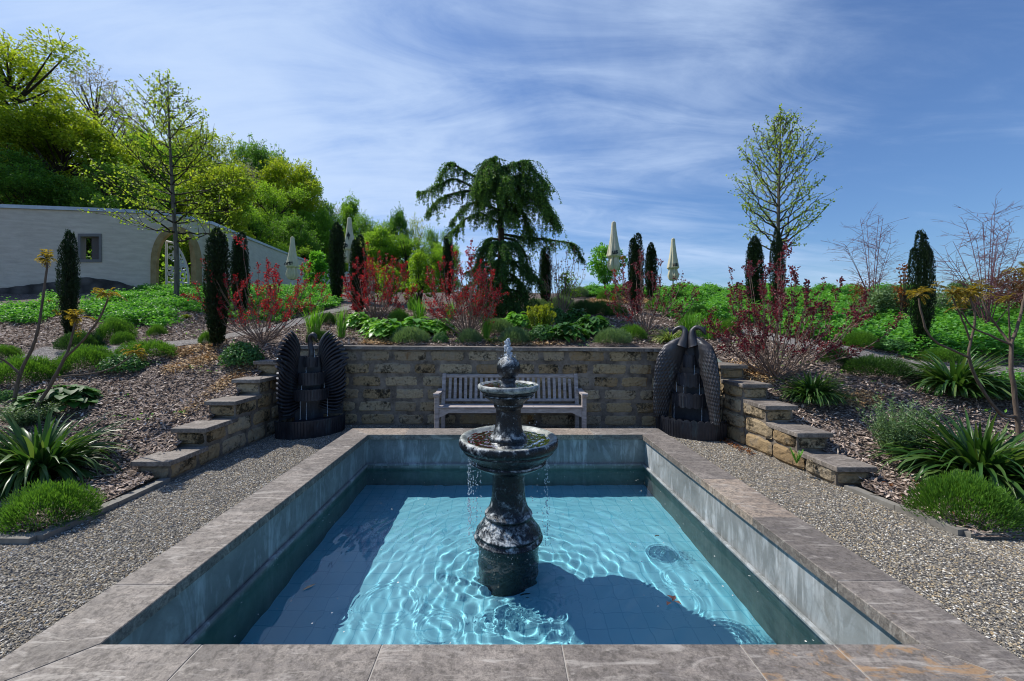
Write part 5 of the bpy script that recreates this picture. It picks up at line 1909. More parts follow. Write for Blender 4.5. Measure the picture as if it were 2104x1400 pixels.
# bare pinkish tamarisks ------------------------------------------------------------------------------
def tamarisk(label, px, py, x0, x1, ytop, seed, n, D):
    r = np.random.default_rng(seed)
    x = (px - CX) / FPX * D; z = float(terr(x, D)); s = D / FPX
    H = CAMZ + (CY - ytop) * s - z; l, rr = (px - x0) * s, (x1 - px) * s
    o = empty('bare_tamarisk', (x, D, z), 0, label, 'shrub')
    b = MB()
    for k in range(n):
        f = (k + r.uniform(.2, .8)) / n * 2 - 1
        tip = np.array([f * (rr if f > 0 else l), r.uniform(-.5, .5) * (l + rr) * .5, H * (1 - .35 * f * f) * r.uniform(.8, 1)])
        c = bez((r.normal(0, .03), r.normal(0, .03), 0), (tip[0] * .35, tip[1] * .4, tip[2] * .55), tip, 16)
        b.tube(c, .010, .003, 5)
        for q in range(15):
            i = r.integers(4, 16); d = c[i] - c[i - 1]; d /= np.linalg.norm(d)
            sdv = unit(1, r)[0]; d2 = d * .5 + sdv * [1, 1, .45]; d2[2] += .1; d2 /= np.linalg.norm(d2)
            L = r.uniform(.25, .65) * H / 2.6
            e = bez(c[i], c[i] + d2 * L * .6, c[i] + d2 * L + [0, 0, -.10 * L], 8)
            b.tube(e, .0042, .0018, 3)
            for w in range(4):
                j = r.integers(2, 8); e2 = e[j] + (unit(1, r)[0] * [1, 1, .5] + d2 * .6) * .13
                b.tube([e[j], e2], .0035, .0015, 3)
    b.obj('twigs', M['tamtwig'], o, True)
    return o


tamarisk('bare pink twigged tamarisk on the crest past the slender plane tree', 1792, 620, 1712, 1840, 438, 51, 9, 10.5)
tamarisk('bare pink twigged tamarisk behind the forked bronze sapling', 2030, 668, 1946, 2125, 438, 52, 16, 8.6)
for k, (px, y0, y1) in enumerate(((195, 580, 430), (128, 615, 455))):
    pass

# dry rusty shrubs, grey shrub and heather bank ---------------------------------------------------------
def leafy_bush(name, label, px, py, w, h, mat, D, seed, n=2600, leaf=.06, twig='bark_d', shape=1.0, cat='shrub'):
    r = np.random.default_rng(seed)
    x = (px - CX) / FPX * D; z = float(terr(x, D)); s = D / FPX
    W, H = w * s, CAMZ + (CY - (py - h)) * s - z
    o = empty(name, (x, D, z), 0, label, cat)
    st, lv = MB(), MB()
    nc = 26
    cs = []
    for k in range(nc):
        th = r.uniform(0, 2 * PI); q = r.uniform(0, 1) ** .6; hz = r.uniform(.22, .88)
        rw_ = math.sqrt(max(.05, 1 - (2 * hz - .75) ** 2)) if shape else 1
        c = np.array([q * W * .40 * rw_ * math.cos(th), q * W * .34 * rw_ * math.sin(th), hz * H])
        cs.append(c)
        st.tube(bez((r.normal(0, .04), r.normal(0, .04), 0), (c[0] * .3, c[1] * .3, c[2] * .6), c, 7), .014, .004, 4)
        m = n // nc
        rad = W * r.uniform(.10, .17)
        u = unit(m, r); pos = c + u * rad * (r.uniform(.2, 1, (m, 1)) ** .4) * [1, 1, .85]
        ct = r.normal(.5, .12)
        lv.leaves(pos, u + unit(m, r) * .8, unit(m, r) + [0, 0, .7], r.uniform(.7, 1.2, m) * leaf, r.uniform(.5, .75, m) * leaf, np.clip(ct + .2 * u[:, 2] + r.normal(0, .16, m), 0, 1), .15)
    st.obj('branches', M[twig], o); lv.obj('foliage', M[mat], o)
    return o


leafy_bush('rusty_shrub', 'low rust brown leaved shrub in front of the tamarisk on the crest', 1778, 615, 66, 48, 'rusty', 11.0, 61, 700, .055)
leafy_bush('rusty_shrub', 'rust brown leaved shrub partly behind the broad lone yew', 1858, 612, 44, 80, 'rusty', 9.5, 62, 420, .06)
leafy_bush('grey_shrub', 'grey green feathery shrub on the crest between tamarisk and broad yew', 1815, 640, 110, 48, 'lav', 10.0, 63, 3600, .06)
leafy_bush('grey_shrub', 'dull grey green shrub behind the broad lone yew on its sapling side', 1975, 650, 120, 70, 'lav', 9.4, 64, 3600, .06)
leafy_bush('heather_bank', 'wide brown red heather bank at the picture edge behind the saplings', 2115, 640, 230, 88, 'heather', 9.8, 65, 9000, .05)
leafy_bush('lime_bush', 'bright lime green leafy bush between two red smoke bushes', 862, 606, 82, 98, 'lime', 11.5, 66, 3200, .07)
leafy_bush('lime_bush', 'yellow green shrub beside the first yew pair, behind red leaves', 800, 612, 70, 70, 'lime', 12.5, 67, 2400, .07)
leafy_bush('lime_bush', 'small lime shrub on the crest under the cedar branch tip', 1165, 608, 60, 52, 'lime', 11.8, 68, 900, .06)
leafy_bush('small_tree', 'small round leaved green tree behind the taller parasol', 1246, 604, 92, 112, 'ginkgo', 16.6, 69, 3200, .10, cat='tree')
leafy_bush('wall_shrub', 'fresh green spreading shrub in front of the far end of the white wall', 652, 598, 74, 86, 'ginkgo', 27, 70, 3000, .20)


# yews -----------------------------------------------------------------------------------------------
def yew_mesh(seed, lobes):
    """column one unit tall"""
    r = np.random.default_rng(seed)
    b = MB()
    n0 = 17000 // len(lobes)
    for (ox, oy, h, w) in lobes:
        t = r.uniform(.03, 1, n0) ** .92
        prof = w * np.interp(t, [0, .10, .35, .65, .88, .96, 1], [.50, .72, 1, .95, .70, .45, .10])
        th = r.uniform(0, 2 * PI, n0)
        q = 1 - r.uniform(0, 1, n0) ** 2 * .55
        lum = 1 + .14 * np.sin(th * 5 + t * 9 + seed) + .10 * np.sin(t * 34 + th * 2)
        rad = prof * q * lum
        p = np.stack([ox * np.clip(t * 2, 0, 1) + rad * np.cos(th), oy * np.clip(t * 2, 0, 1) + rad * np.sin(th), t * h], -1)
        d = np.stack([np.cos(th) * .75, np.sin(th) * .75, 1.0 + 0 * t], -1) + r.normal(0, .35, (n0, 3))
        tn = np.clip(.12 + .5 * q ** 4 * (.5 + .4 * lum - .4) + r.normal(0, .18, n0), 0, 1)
        b.leaves(p, d, unit(n0, r), r.uniform(.016, .032, n0), r.uniform(.006, .011, n0), tn, .1)
        m = 16      # leader tips
        for k in range(12):
            a = r.uniform(0, 6.28); tq = r.uniform(.45, .97); z0 = h * tq
            rq = w * float(np.interp(tq, [.4, .65, .88, 1], [1, .92, .6, .2]))
            pp = np.array([ox + rq * math.cos(a), oy + rq * math.sin(a), z0])
            zz_ = np.linspace(0, r.uniform(.04, .085), m)
            b.leaves(pp + np.stack([0 * zz_, 0 * zz_, zz_], -1), unit(m, r) * .7 + [0, 0, 1], unit(m, r), .028, .008, r.uniform(.3, .9, m))
    return b


YV = [yew_mesh(1, [(0, 0, 1, .085), (.04, .02, .96, .075), (-.045, .01, .93, .075), (.02, -.045, .88, .08), (-.01, .05, .84, .08)]),
      yew_mesh(2, [(.025, 0, 1, .085), (-.045, .01, .95, .07), (0, .04, .82, .09), (.0, -.03, .86, .08)]),
      yew_mesh(3, [(-.03, 0, 1, .085), (.045, .01, .97, .085), (.085, -.03, .84, .08), (-.085, .03, .86, .08), (0, -.065, .9, .09)])]
YW = [float(np.percentile(np.abs(np.concatenate(v.V)[:, 0]), 97)) * 2 for v in YV]
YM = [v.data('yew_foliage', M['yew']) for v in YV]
_t = MB()
for k in range(5):
    a = k * 1.26
    _t.tube([(.03 * math.cos(a), .03 * math.sin(a), -.02), (.04 * math.cos(a), .04 * math.sin(a), .30)], .010, .006, 6)
YT = _t.data('yew_stem', M['bark_d'], True)


def yew(px, py, ytop, w, v, label, D=None):
    x, y, z = G(px, py) if D is None else ((px - CX) / FPX * D, D, float(terr((px - CX) / FPX * D, D)))
    H = CAMZ + (CY - ytop) / FPX * y - z
    W = w / FPX * y
    o = empty('columnar_yew', (x, y, z - .02), rng.uniform(-.5, .5), label, 'yew', 'dark columnar yews')
    f = link('foliage', YM[v], o); t = link('stems', YT, o)
    sx = W / YW[v] * (.72, .76, .55)[v]
    for q in (f, t): q.scale = (sx, sx, H)


yew(143, 692, 474, 62, 2, 'broad dark yew in front of the small window of the white wall')
yew(446, 712, 468, 54, 0, 'tall dark yew by the path bend, next to the gateway')
yew(493, 648, 478, 38, 1, 'narrower yew behind the first red smoke bush, next to the tall path yew')
yew(692, 620, 457, 38, 0, 'slim yew standing clear beside the emblem parasol')
yew(736, 642, 484, 40, 1, 'yew hiding part of the emblem parasol, wrapped in red leaves')
yew(921, 598, 478, 26, 1, 'far yew peeping out behind the lowest limb tips of the cedar', 14.5)
yew(1121, 630, 505, 30, 1, 'thin yew under the long right limb of the weeping cedar')
yew(1307, 645, 480, 36, 1, 'taller of the twin yews on the crest between the two parasols')
yew(1338, 620, 498, 28, 0, 'shorter of the twin yews on the crest between the two parasols')
yew(1551, 640, 485, 38, 0, 'shorter yew just beside the slender plane tree, clear of its trunk')
yew(1597, 662, 470, 44, 2, 'yew directly in front of the slender plane tree trunk')
yew(1893, 716, 474, 64, 2, 'broad lone yew on the sunny slope behind the bronze sapling')


# plane trees -----------------------------------------------------------------------------------------
def plane_tree(label, px, py, ytop, x0, x1, ycrown, D, seed, nleaf, lean=(0, 0), leaf=.1, balls=30, asc=1.0, nb=46):
    r = np.random.default_rng(seed)
    s = D / FPX
    x = (px - CX) * s; z = float(terr(x, D))
    H = CAMZ + (CY - ytop) * s - z; zc = CAMZ + (CY - ycrown) * s - z
    l, rr = (px - x0) * s, (x1 - px) * s
    o = empty('plane_tree', (x, D, z), 0, label, 'tree')
    tk, br, lv, bl = MB(), MB(), MB(), MB()
    tp = spline([(0, 0, -.2), (.02, 0, H * .18), (lean[0] * .4, 0, H * .45), (lean[0] * .8, 0, H * .72), (lean[0], 0, H * .97)], 30)
    tk.tube(tp, .11, .012, 10, radii=np.interp(np.linspace(0, 1, len(tp)), [0, .06, .45, .75, 1], [.10, .078, .055, .030, .005]))
    tk.obj('trunk', M['bark'], o, True)
    tips = [(tp[-9:], 1.0), (tp[-6:], 1.0)]
    for k in range(nb):
        f = (k + .5) / nb
        h0 = zc * .92 + (H * .95 - zc) * f ** 1.0
        i = int(np.clip(h0 / H, 0, .98) * (len(tp) - 1))
        p0 = tp[i]
        th = k * 2.399 + r.uniform(-.4, .4)
        env = float(np.interp(f, [0, .15, .35, .6, .82, 1], [.80, 1, .95, .66, .34, .10]))
        R_ = (rr if math.cos(th) > 0 else l) * env * r.uniform(.75, 1.05)
        d = np.array([math.cos(th) * R_, math.sin(th) * (l + rr) * .5 * env * .9, 0])
        rise = np.linalg.norm(d) * (.10 + .28 * asc + 1.1 * f) * r.uniform(.7, 1.2)
        c = bez(p0, p0 + d * .55 + [0, 0, rise * .35], p0 + d + [0, 0, rise], 12)
        c[1:] += r.normal(0, .02, (11, 3))
        br.tube(c, .030 * (1.15 - f), .006, 6)
        tips.append((c, 1.0))
        for q in range(7):
            i2 = r.integers(3, 11); dd = c[i2] - c[i2 - 1]; dd /= np.linalg.norm(dd)
            d2 = dd * .7 + unit(1, r)[0] * .8; d2[2] = d2[2] * .6 + .30; d2 /= np.linalg.norm(d2)
            L = np.linalg.norm(d) * r.uniform(.25, .5) + .12
            c2 = bez(c[i2], c[i2] + d2 * L * .5, c[i2] + d2 * L + [0, 0, .12 * L], 8)
            br.tube(c2, .009, .003, 4)
            tips.append((c2, .8))
    lens = np.array([np.linalg.norm(c[-1] - c[0]) for c, w in tips]); lens /= lens.sum()
    for (c, w), q in zip(tips, lens):
        m = max(3, int(nleaf * q))
        i = np.clip((r.uniform(0, 1, m) ** .6 * len(c)).astype(int), 2, len(c) - 1)
        pos = c[i] + r.normal(0, .035, (m, 3))
        lv.leaves(pos, unit(m, r) + [0, 0, -.1], unit(m, r) + [0, 0, 1.0], r.uniform(.55, 1.15, m) * leaf, r.uniform(.5, .95, m) * leaf, np.clip(r.normal(.5, .25, m), 0, 1), .15, .5)
    for k in range(balls):
        c, w = tips[r.integers(0, len(tips))]
        p = c[-2] + [0, 0, -.10]
        br.tube([c[-2], p], .003, .003, 3); br.sphere(p, .022, 7, 5)
    br.obj('branches', M['bark_d'], o, True)
    lv.obj('leaves', M['plane'], o)


plane_tree('young plane tree with yellow green leaves in front of the arched gateway', 362, 616, 132, 196, 496, 440, 13.0, 81, 5200, (-.28, 0), .085, 24, .25, 52)
plane_tree('slender young plane tree alone on the skyline behind two yews', 1597, 640, 208, 1503, 1678, 476, 14.6, 82, 4600, (.12, 0), .085, 60, 2.2, 60)


# weeping cedar -----------------------------------------------------------------------------------------
def cedar():
    r = np.random.default_rng(5)
    D = 10.7
    x = (1042 - CX) / FPX * D; z = float(terr(x, D))
    O = np.array([x, D, z])
    o = empty('weeping_cedar', (x, D, z), 0, 'dark green weeping cedar with drooping limbs in the middle of the bed', 'tree')
    def cp(cx, cy, dd=0.0): return np.array(P(840 + cx * .2357, 310 + cy * .2357, D + dd)) - O
    tk, br, lv = MB(), MB(), MB()
    tp = spline([cp(800, 1400), cp(790, 1200), cp(805, 900), cp(800, 600), cp(775, 400), cp(745, 250), cp(715, 110)], 40)
    tp[0][2] = -.1
    tk.tube(tp, .12, .03, 10); tk.obj('trunk', M['bark_d'], o, True)
    limbs = [
     ([(760, 330), (600, 230), (470, 150), (400, 100), (345, 72), (290, 140), (250, 215)], 1.0),
     ([(770, 420), (600, 330), (400, 230), (290, 255), (200, 290), (120, 325), (60, 325)], .8),
     ([(780, 430), (560, 355), (400, 370), (300, 410), (220, 470), (165, 545)], .9),
     ([(785, 520), (650, 470), (540, 480), (450, 560), (380, 660)], 1.0),
     ([(795, 640), (700, 590), (620, 575), (520, 620), (440, 700), (385, 760)], 1.0),
     ([(745, 250), (700, 110), (660, 150), (630, 250), (610, 340)], 1.9),
     ([(745, 250), (720, 85), (760, 120), (800, 200), (820, 320)], 1.9),
     ([(760, 300), (800, 180), (870, 160), (950, 145), (1010, 145), (1090, 240), (1150, 310), (1190, 365)], 1.9),
     ([(775, 360), (900, 260), (1000, 250), (1080, 330), (1150, 440), (1200, 560)], 1.9),
     ([(745, 260), (680, 200), (620, 260), (590, 370)], 1.8),
     ([(760, 300), (850, 230), (930, 240), (990, 340), (1010, 450)], 1.8),
     ([(770, 350), (690, 330), (650, 400), (640, 480)], 1.6),
     ([(785, 430), (950, 350), (1080, 390), (1170, 460), (1240, 560), (1295, 650)], 1.9),
     ([(790, 480), (900, 450), (1000, 520), (1060, 640), (1080, 720)], 1.9),
     ([(800, 730), (900, 735), (1000, 745), (1100, 745), (1200, 750), (1330, 765), (1440, 785), (1500, 850), (1545, 940)], 1.0),
     ([(805, 760), (920, 770), (1000, 850), (1040, 960), (1040, 1040)], .9),
     ([(800, 780), (720, 770), (670, 800), (630, 880), (600, 960)], 1.0),
     ([(800, 930), (700, 900), (620, 960), (560, 1040), (500, 1060)], 1.1),
     ([(805, 960), (900, 960), (980, 1030), (1060, 1090), (1130, 1110), (1155, 1190)], 1.1),
     ([(800, 1000), (700, 1040), (660, 1130), (640, 1230)], 1.2),
     ([(800, 1050), (900, 1080), (980, 1180), (1010, 1290)], 1.2),
    ]
    L3 = []
    for pts, den in limbs:
        amp = r.uniform(-.5, .5)
        q = np.array([cp(cx, cy) + [0, amp * math.sin(i / (len(pts) - 1) * 1.6), 0] for i, (cx, cy) in enumerate(pts)])
        L3.append((spline(q, 30), den))
    for h, Rr in ((.10, .85), (.16, 1.05), (.22, 1.15), (.30, 1.15), (.38, 1.05), (.55, .6), (.72, .9), (.80, .85), (.87, .75), (.94, .5)):   # limbs going towards and away from the path
        for th in (1.2, 3.7, 4.3, 4.9, 5.5) if h < .5 else (1.3, 4.1, 4.8, 5.3):
            th += r.uniform(-.3, .3)
            i = int(h * (len(tp) - 1)); p0 = tp[i]
            d = np.array([math.cos(th), math.sin(th), 0]) * Rr * r.uniform(.7, 1.1)
            L3.append((bez(p0, p0 + d * .7 + [0, 0, .25], p0 + d + [0, 0, -.45], 20), 1.0))
    for c, den in L3:
        Lc = np.linalg.norm(np.diff(c, axis=0), axis=1).sum()
        br.tube(c, .035, .008, 6)
        nb = int(Lc * 50 * den)
        for k in range(nb):
            t = r.uniform(.12, 1)
            i = min(int(t * (len(c) - 1)), len(c) - 2)
            p = c[i] + (c[i + 1] - c[i]) * r.uniform()
            ax = c[i + 1] - c[i]; ax /= np.linalg.norm(ax)
            hd = unit(1, r)[0] * [1, 1, .2] + ax * .6
            L = r.uniform(.12, .52) * (.65 + .5 * math.sin(PI * t)) * (1 if t < .85 else .6) * (1.35 if den >= 1.2 else .9)
            sp = r.uniform(.25, .75)
            e = bez(p, p + hd * L * sp * .8 + [0, 0, .03], p + hd * L * sp + [0, 0, -L * r.uniform(.45, 1.0)], 8)
            br.tube(e, .004, .002, 3)
            m = int(20 + L * 75)
            j = r.integers(0, 8, m)
            f = r.uniform(0, 1, m)[:, None]; j2 = np.minimum(j + 1, 7)
            pos = e[j] * (1 - f) + e[j2] * f
            dd = unit(m, r) + [0, 0, -.35]
            # paler needles on the outer half of the higher limbs
            tn = np.clip(r.normal(.34, .16, m) + .28 * (t > .5) * (c[i][2] > 2.0), 0, 1)
            lv.leaves(pos, dd, unit(m, r), r.uniform(.04, .075, m), r.uniform(.014, .024, m), tn, .1)
    br.obj('branches', M['bark_d'], o)
    lv.obj('foliage', M['cedar'], o)


cedar()


# woodland behind the white wall -----------------------------------------------------------------------
def wood_tree(seed, nclump=70, nleaf=42000, leaf=.026, shape='round', sparse=1.0):
    """tree one unit tall, about .7 wide"""
    r = np.random.default_rng(seed)
    tk, lv = MB(), MB()
    tp = spline([(0, 0, -.05), (r.normal(0, .012), 0, .2), (r.normal(0, .02), r.normal(0, .02), .45), (r.normal(0, .02), 0, .78)], 16)
    tk.tube(tp, .022, .004, 8)
    z0 = .14 if shape == 'round' else .08
    for k in range(nclump):
        f = r.uniform(0, 1)
        zc = z0 + (1 - z0) * f
        env = math.sqrt(max(.02, 1 - (2 * f ** .85 - 1) ** 2)) if shape == 'round' else (1 - f) ** .7 + .12
        th = r.uniform(0, 2 * PI); q = r.uniform(.35, 1) ** .6
        lop = 1 + .32 * math.sin(2 * th + seed) * math.sin(f * 5 + seed * 2) + .22 * math.sin(3 * th - f * 7 + seed)
        c = np.array([math.cos(th) * q * .31 * env * lop, math.sin(th) * q * .31 * env * lop, min(zc * (1 + .06 * math.sin(3 * th + seed)), .985)])
        i = int(np.clip((zc - .18) / .78, .08, .95) * (len(tp) - 1))
        lb = bez(tp[i], (tp[i] + c) / 2 + [0, 0, -.02], c, 8)
        tk.tube(lb, .007, .002, 5)
        rad = r.uniform(.05, .105) * (.75 + .4 * env)
        m = int(nleaf / nclump * (rad / .08) ** 2 * sparse)
        u = unit(m, r)
        pos = c + u * rad * (r.uniform(.15, 1, (m, 1)) ** .42) * [1.1, 1.1, .72]
        pos += .014 * np.sin(pos[:, [1, 2, 0]] * 55)
        ct = r.normal(.46, .13)
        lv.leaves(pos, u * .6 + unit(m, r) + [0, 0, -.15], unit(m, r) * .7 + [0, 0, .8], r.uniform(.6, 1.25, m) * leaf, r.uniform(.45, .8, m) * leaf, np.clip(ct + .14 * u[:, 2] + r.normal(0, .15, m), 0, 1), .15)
        for w in range(10):   # stray twigs break the outline
            u1 = unit(1, r)[0]; e = c + u1 * rad * r.uniform(1.0, 1.5) + [0, 0, .02]
            tk.tube([c + u1 * rad * .5, e], .0012, .0007, 3)
            lv.leaves(e + r.normal(0, .006, (6, 3)), unit(6, r), unit(6, r), leaf, leaf * .6, r.uniform(.3, .9, 6))
    return tk, lv


WT = []
for sd_, shp, lf_ in ((201, 'round', .0165), (202, 'round', .0155), (203, 'cone', .016), (204, 'round', .0135)):
    WT.append(wood_tree(sd_, shape=shp, leaf=lf_, sparse=.62 if sd_ == 204 else .9))
_tk, _lv = wood_tree(205, 60, 40000, .013, sparse=.13)
WT.append((_tk, _lv))
TD = [t.data('trunk', M['bark_d'], True) for t, l in WT]
LD = {}


def forest(px, ytop, D, width, v, mat, label, dz=0.0, group='trees of the wooded hill'):
    x = (px - CX) / FPX * D
    z = float(terr(x, D)) - .3 + dz
    H = CAMZ + (CY - ytop) / FPX * D - z
    W = width / FPX * D
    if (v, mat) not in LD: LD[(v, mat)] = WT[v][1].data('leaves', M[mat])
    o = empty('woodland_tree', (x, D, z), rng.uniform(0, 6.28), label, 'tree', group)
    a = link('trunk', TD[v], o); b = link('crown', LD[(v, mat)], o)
    s = W / .72
    for q in (a, b): q.scale = (s, s, H)
    return o


FT = [
 (30, 95, 24, 330, 3, 'wood_y', 'huge yellow green tree at the picture edge, highest crown of the wood'),
 (140, 245, 23, 220, 0, 'wood_y', 'yellow green tree with low boughs just above the window part of the white wall'),
 (-90, 150, 26, 300, 1, 'wood_d', 'dark tree cut off by the picture edge'),
 (190, 165, 34, 190, 4, 'wood_g', 'nearly leafless lilac grey tree between the yellow tree and the plane tree'),
 (265, 255, 36, 160, 4, 'wood_g', 'smaller nearly leafless grey tree behind the plane tree crown'),
 (60, 330, 20.5, 190, 1, 'wood_d', 'dark lower tree right behind the wall coping at the picture edge'),
 (215, 345, 21.5, 170, 1, 'wood_d', 'dark tree behind the wall between window and gateway'),
 (330, 285, 31, 210, 0, 'wood_a', 'mid green tree behind the crown of the plane tree'),
 (400, 265, 33, 170, 3, 'wood_y', 'yellow green tree on the far side of the plane tree crown'),
 (300, 370, 24, 150, 3, 'wood_a', 'bright green tree low behind the arched gateway'),
 (430, 330, 27, 170, 0, 'wood_y', 'yellowish tree behind the wall where it starts to curve'),
 (500, 305, 47, 140, 1, 'wood_d', 'dark rounded treetop on the ridge past the plane tree'),
 (545, 318, 49, 120, 1, 'wood_d', 'dark treetop stepping down the ridge beside the white blossoming one'),
 (505, 350, 43, 100, 4, 'wood_g', 'white blossoming tree set in the dark ridge trees'),
 (470, 395, 35, 150, 0, 'wood_a', 'rounded mid green tree over the curving wall'),
 (560, 385, 40, 160, 3, 'wood_a', 'broad fresh green tree in the middle of the wooded slope'),
 (600, 345, 46, 140, 0, 'wood_y', 'tall twiggy tree topping the middle of the slope'),
 (640, 385, 50, 110, 1, 'wood_d', 'dark tree at the steep end of the near wood'),
 (520, 450, 31, 140, 3, 'wood_a', 'pale green low tree behind the wall above the first red bush'),
 (610, 455, 36, 120, 1, 'wood_d', 'dark low tree behind the lettered parasol'),
 (660, 440, 44, 110, 0, 'wood_a', 'bright green tree beyond the far end of the white wall'),
 (590, 505, 33, 100, 3, 'wood_a', 'low bushy tree leaning over the far wall'),
 (720, 408, 62, 80, 2, 'wood_a', 'loose pointed tree above the emblem parasol'),
 (690, 435, 66, 70, 4, 'wood_g', 'thin greyish tree next to the loose pointed one'),
 (755, 450, 58, 110, 3, 'wood_a', 'bright rounded tree just past the emblem parasol'),
 (815, 438, 66, 60, 0, 'wood_d', 'slim darker tree standing proud of the far wood'),
 (790, 476, 55, 130, 0, 'wood_a', 'fresh green tree below the slim dark one in the far wood'),
 (855, 458, 70, 80, 4, 'wood_y', 'loose thin tree near the end of the far wood'),
 (840, 490, 56, 130, 3, 'wood_a', 'broad loose tree behind the lime bush'),
 (890, 475, 68, 70, 3, 'wood_a', 'last small treetop of the far wood beside the cedar'),
 (700, 490, 48, 130, 3, 'wood_y', 'yellow green tree filling the gap behind the slim clear yew'),
 (905, 505, 60, 100, 0, 'wood_a', 'low green tree closing the far wood behind the cedar limb tips'),
]
for row in FT: forest(*row)

# undergrowth under the trees: one mass nobody could count
ug = MB()
ru = np.random.default_rng(77)
n = 26000
t_ = ru.uniform(-260, 800, n); off = ru.uniform(.5, 1, n) ** .5
tx = np.interp(t_, _tt, _WXY[:, 0]); ty = np.interp(t_, _tt, _WXY[:, 1])
back = ru.uniform(.6, 14, n)
dirx, diry = tx / np.hypot(tx, ty), ty / np.hypot(tx, ty)
ux, uy = tx + dirx * back, ty + diry * back
hh = ru.uniform(0, 1, n) ** 1.3 * (1.2 + .8 * np.sin(ux * 1.1) * np.sin(uy * .9) + .4 * np.sin(ux * 3))
zz_ = terr(ux, uy) + np.maximum(.05, hh)
lsz = ru.uniform(.10, .22, n) * (ty / 20)
ug.leaves(np.stack([ux, uy, zz_], -1), unit(n, ru) + [0, 0, .3], unit(n, ru) + [0, 0, 1], lsz, lsz * .7, np.clip(ru.normal(.42, .2, n), 0, 1))
tag(ug.obj('undergrowth', M['wood_a']), kind='stuff')

# ground cover on the slopes ----------------------------------------------------------------------------
def cover(name, polys, n, seed, leaf, hmax, mat, xr, yr):
    r = np.random.default_rng(seed)
    x = r.uniform(*xr, n); y = r.uniform(*yr, n)
    z = terr(x, y)
    px, py = topx(x, y, z)
    k = np.zeros(n, bool)
    jx = px + 7 * np.sin(x * 5) ; jy = py + 4 * np.sin(y * 6 + x * 3)
    for p in polys: k |= inpoly(jx, jy, p)
    c = np.array([PATHS[0], PATHS[1]]).reshape(-1, 2)
    for q in c[::2]: k &= np.hypot(x - q[0], y - q[1]) > .40
    x, y, z = x[k], y[k], z[k]
    b = MB()
    m = len(x)
    h = hmax * np.clip(.45 + .35 * np.sin(x * 2.3 + y) * np.sin(y * 2.9) + .3 * np.sin(x * 5.7 - y * 4.1) + r.normal(0, .15, m), .12, 1.1)
    for q in range(6):
        f = r.uniform(.25, 1, m)
        p = np.stack([x + r.normal(0, .06, m), y + r.normal(0, .06, m), z + h * f], -1)
        d = unit(m, r) * [1, 1, .4] + [0, 0, .15]
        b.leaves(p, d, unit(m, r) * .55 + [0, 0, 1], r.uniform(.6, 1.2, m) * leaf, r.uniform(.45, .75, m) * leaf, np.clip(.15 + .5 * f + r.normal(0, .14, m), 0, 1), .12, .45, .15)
    return tag(b.obj(name, M[mat]), kind='stuff')


cover('ground_cover', [[(168, 640), (200, 622), (270, 606), (340, 596), (420, 596), (430, 650), (380, 645), (352, 640), (358, 660), (300, 662), (240, 668), (200, 655)],
                       [(455, 596), (620, 590), (700, 600), (688, 640), (640, 646), (560, 664), (470, 660)],
                       [(0, 640), (110, 620), (115, 650), (60, 668), (0, 668)],
                       [(210, 655), (262, 640), (300, 652), (356, 640), (360, 668), (322, 674), (290, 664), (275, 676), (226, 674)]], 52000, 91, .085, .34, 'cover', (-17, -2), (7.5, 17.2))
cover('ground_cover', [[(1345, 600), (1420, 592), (1560, 592), (1720, 596), (1900, 600), (1900, 730), (1840, 745), (1720, 706), (1620, 696), (1560, 672), (1480, 660), (1400, 662), (1345, 636)],
                       [(1890, 640), (2110, 640), (2110, 775), (2040, 765), (1950, 748), (1890, 730)],
                       [(1200, 596), (1345, 594), (1345, 612), (1200, 606)]], 64000, 92, .085, .36, 'cover', (1.5, 16), (6.0, 17))
cover('ground_cover', [[(1940, 772), (2120, 778), (2120, 830), (1980, 812)]], 9000, 93, .07, .28, 'cover', (5, 9), (4.8, 7.5))
cover('weeds', [[(500, 745), (520, 690), (720, 700), (1500, 715), (1520, 740), (1800, 900), (2104, 1040), (2104, 700), (1500, 640), (0, 640), (0, 1050), (250, 960), (420, 830)]], 420, 94, .05, .10, 'broad', (-8, 8), (3.3, 10))

# bark chips and fresh wood chips ---------------------------------------------------------------------------
GOLD = [[(358, 868), (430, 812), (520, 762), (540, 748), (528, 742), (470, 772), (424, 810), (372, 850)],
        [(330, 760), (395, 742), (440, 728), (452, 742), (400, 756), (345, 772)],
        [(330, 727), (425, 706), (450, 712), (380, 732), (350, 738)], [(420, 722), (470, 712), (470, 722)],
        [(748, 704), (800, 702), (815, 712), (740, 712)],
        [(1720, 812), (1790, 806), (1822, 818), (1800, 838), (1740, 838)], [(1868, 728), (1905, 724), (1910, 745), (1872, 746)],
        [(1500, 745), (1560, 760), (1590, 790), (1560, 800), (1505, 770)], [(1490, 668), (1540, 676), (1530, 690), (1480, 684)],
        [(1215, 618), (1330, 616), (1330, 624), (1215, 624)], [(1000, 708), (1060, 706), (1200, 712), (1180, 714), (1000, 712)]]


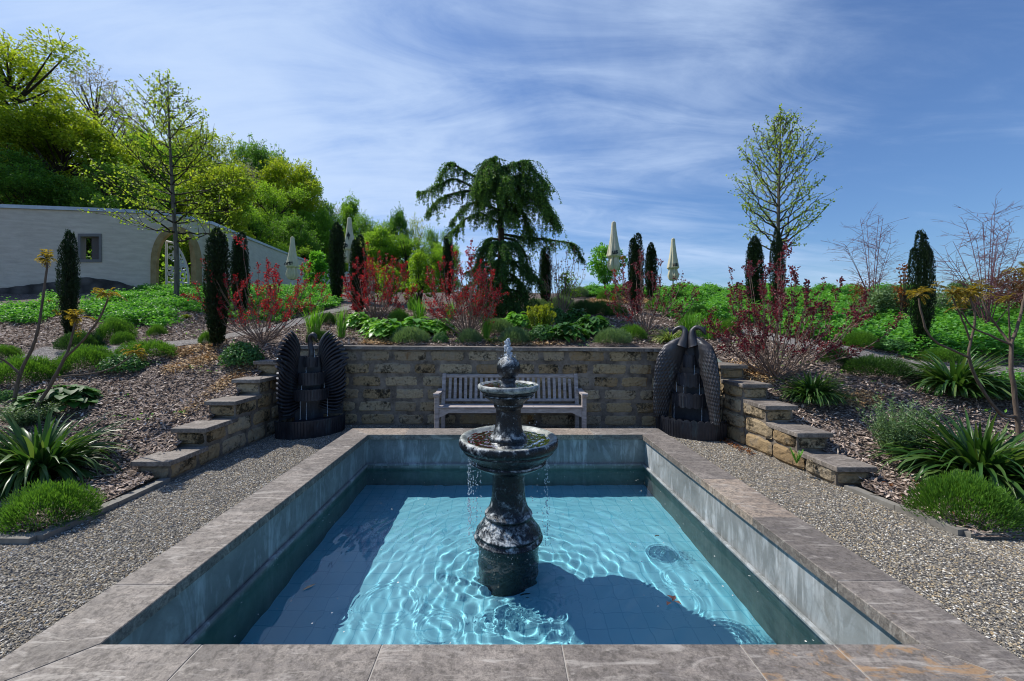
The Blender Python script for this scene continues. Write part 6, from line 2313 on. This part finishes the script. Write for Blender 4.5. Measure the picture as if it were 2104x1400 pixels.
def chips(name, n, xr, yr, mat, seed, gold, Lr, lift):
    r = np.random.default_rng(seed)
    x = r.uniform(*xr, n); y = yr[0] + (yr[1] - yr[0]) * r.uniform(0, 1, n) ** 1.25
    if gold:      # sample each patch where it lies on the slope
        xs, ys = [], []
        for p in GOLD:
            c = np.array([G(*q)[:2] for q in p]); lo, hi = c.min(0) - .05, c.max(0) + .05
            q = int(min(16000, 5200 * (hi[0] - lo[0]) * (hi[1] - lo[1])))
            xs.append(r.uniform(lo[0], hi[0], q)); ys.append(r.uniform(lo[1], hi[1], q))
        x = np.concatenate(xs); y = np.concatenate(ys); n = len(x)
    k = np.ones(n, bool)
    xl = ledge_l(y); xr_ = ledge_r(y)
    k &= ((y > 7.25) | (x < xl - .01) | (x > xr_ + .01)) & (y > 3.2)
    k &= ~((y > 6.9) & (y < 7.42) & (x > -3.9) & (x < 3.6))
    z = terr(x, y); px, py = topx(x, y, z)
    k &= (px > -40) & (px < 2150)
    ing = np.zeros(n, bool)
    jx = px + r.normal(0, 9, n); jy = py + r.normal(0, 3.5, n)
    for p in GOLD: ing |= inpoly(jx, jy, p)
    k &= ing if gold else ~(ing & (r.uniform(0, 1, n) < .8))
    for c in PATHS:
        for q in c[::2]: k &= np.hypot(x - q[0], y - q[1]) > .33
    x, y, z = x[k], y[k], z[k]; m = len(x)
    b = MB()
    d = unit(m, r) * [1, 1, .35]
    up = unit(m, r) * .55 + [0, 0, 1]
    L = r.uniform(*Lr, m) * (1 + .35 * (r.uniform(0, 1, m) < .08))
    far = 1 + np.clip(y - 7, 0, 6) * .06
    b.leaves(np.stack([x, y, z + lift + r.uniform(0, .022, m)], -1), d, up, L * far, L * r.uniform(.22, .42, m) * far, np.clip(r.beta(1.6, 2.2, m), 0, 1), -.05, .5)
    return tag(b.obj(name, M[mat]), kind='stuff')


chips('bark_mulch', 200000, (-12.5, 10), (3.18, 11.5), 'chips', 101, False, (.035, .085), .004)
chips('fresh_wood_chips', 260000, (-7, 8), (4.2, 13), 'goldchips', 102, True, (.025, .065), .022)
# a few dry leaves swept against the foot of the sunlit wall
dl = MB(); r = np.random.default_rng(6)
n = 130
yy = r.uniform(5.3, 6.15, n); xx = 3.40 - abs(r.normal(0, .06, n)) - .02
n2 = 60
xx = np.append(xx, r.uniform(3.85, 4.7, n2)); yy = np.append(yy, r.uniform(3.3, 4.2, n2)); zb_ = np.where(xx > 3.8, terr(xx, yy), 0)
m = len(xx)
dl.leaves(np.stack([xx, yy, zb_ + .012 + r.uniform(0, .03, m)], -1), unit(m, r) * [1, 1, .3], unit(m, r) * .5 + [0, 0, 1], r.uniform(.03, .06, m), r.uniform(.018, .03, m), r.uniform(0, .8, m), .3)
tag(dl.obj('dry_leaves', M['rusty']), kind='stuff')
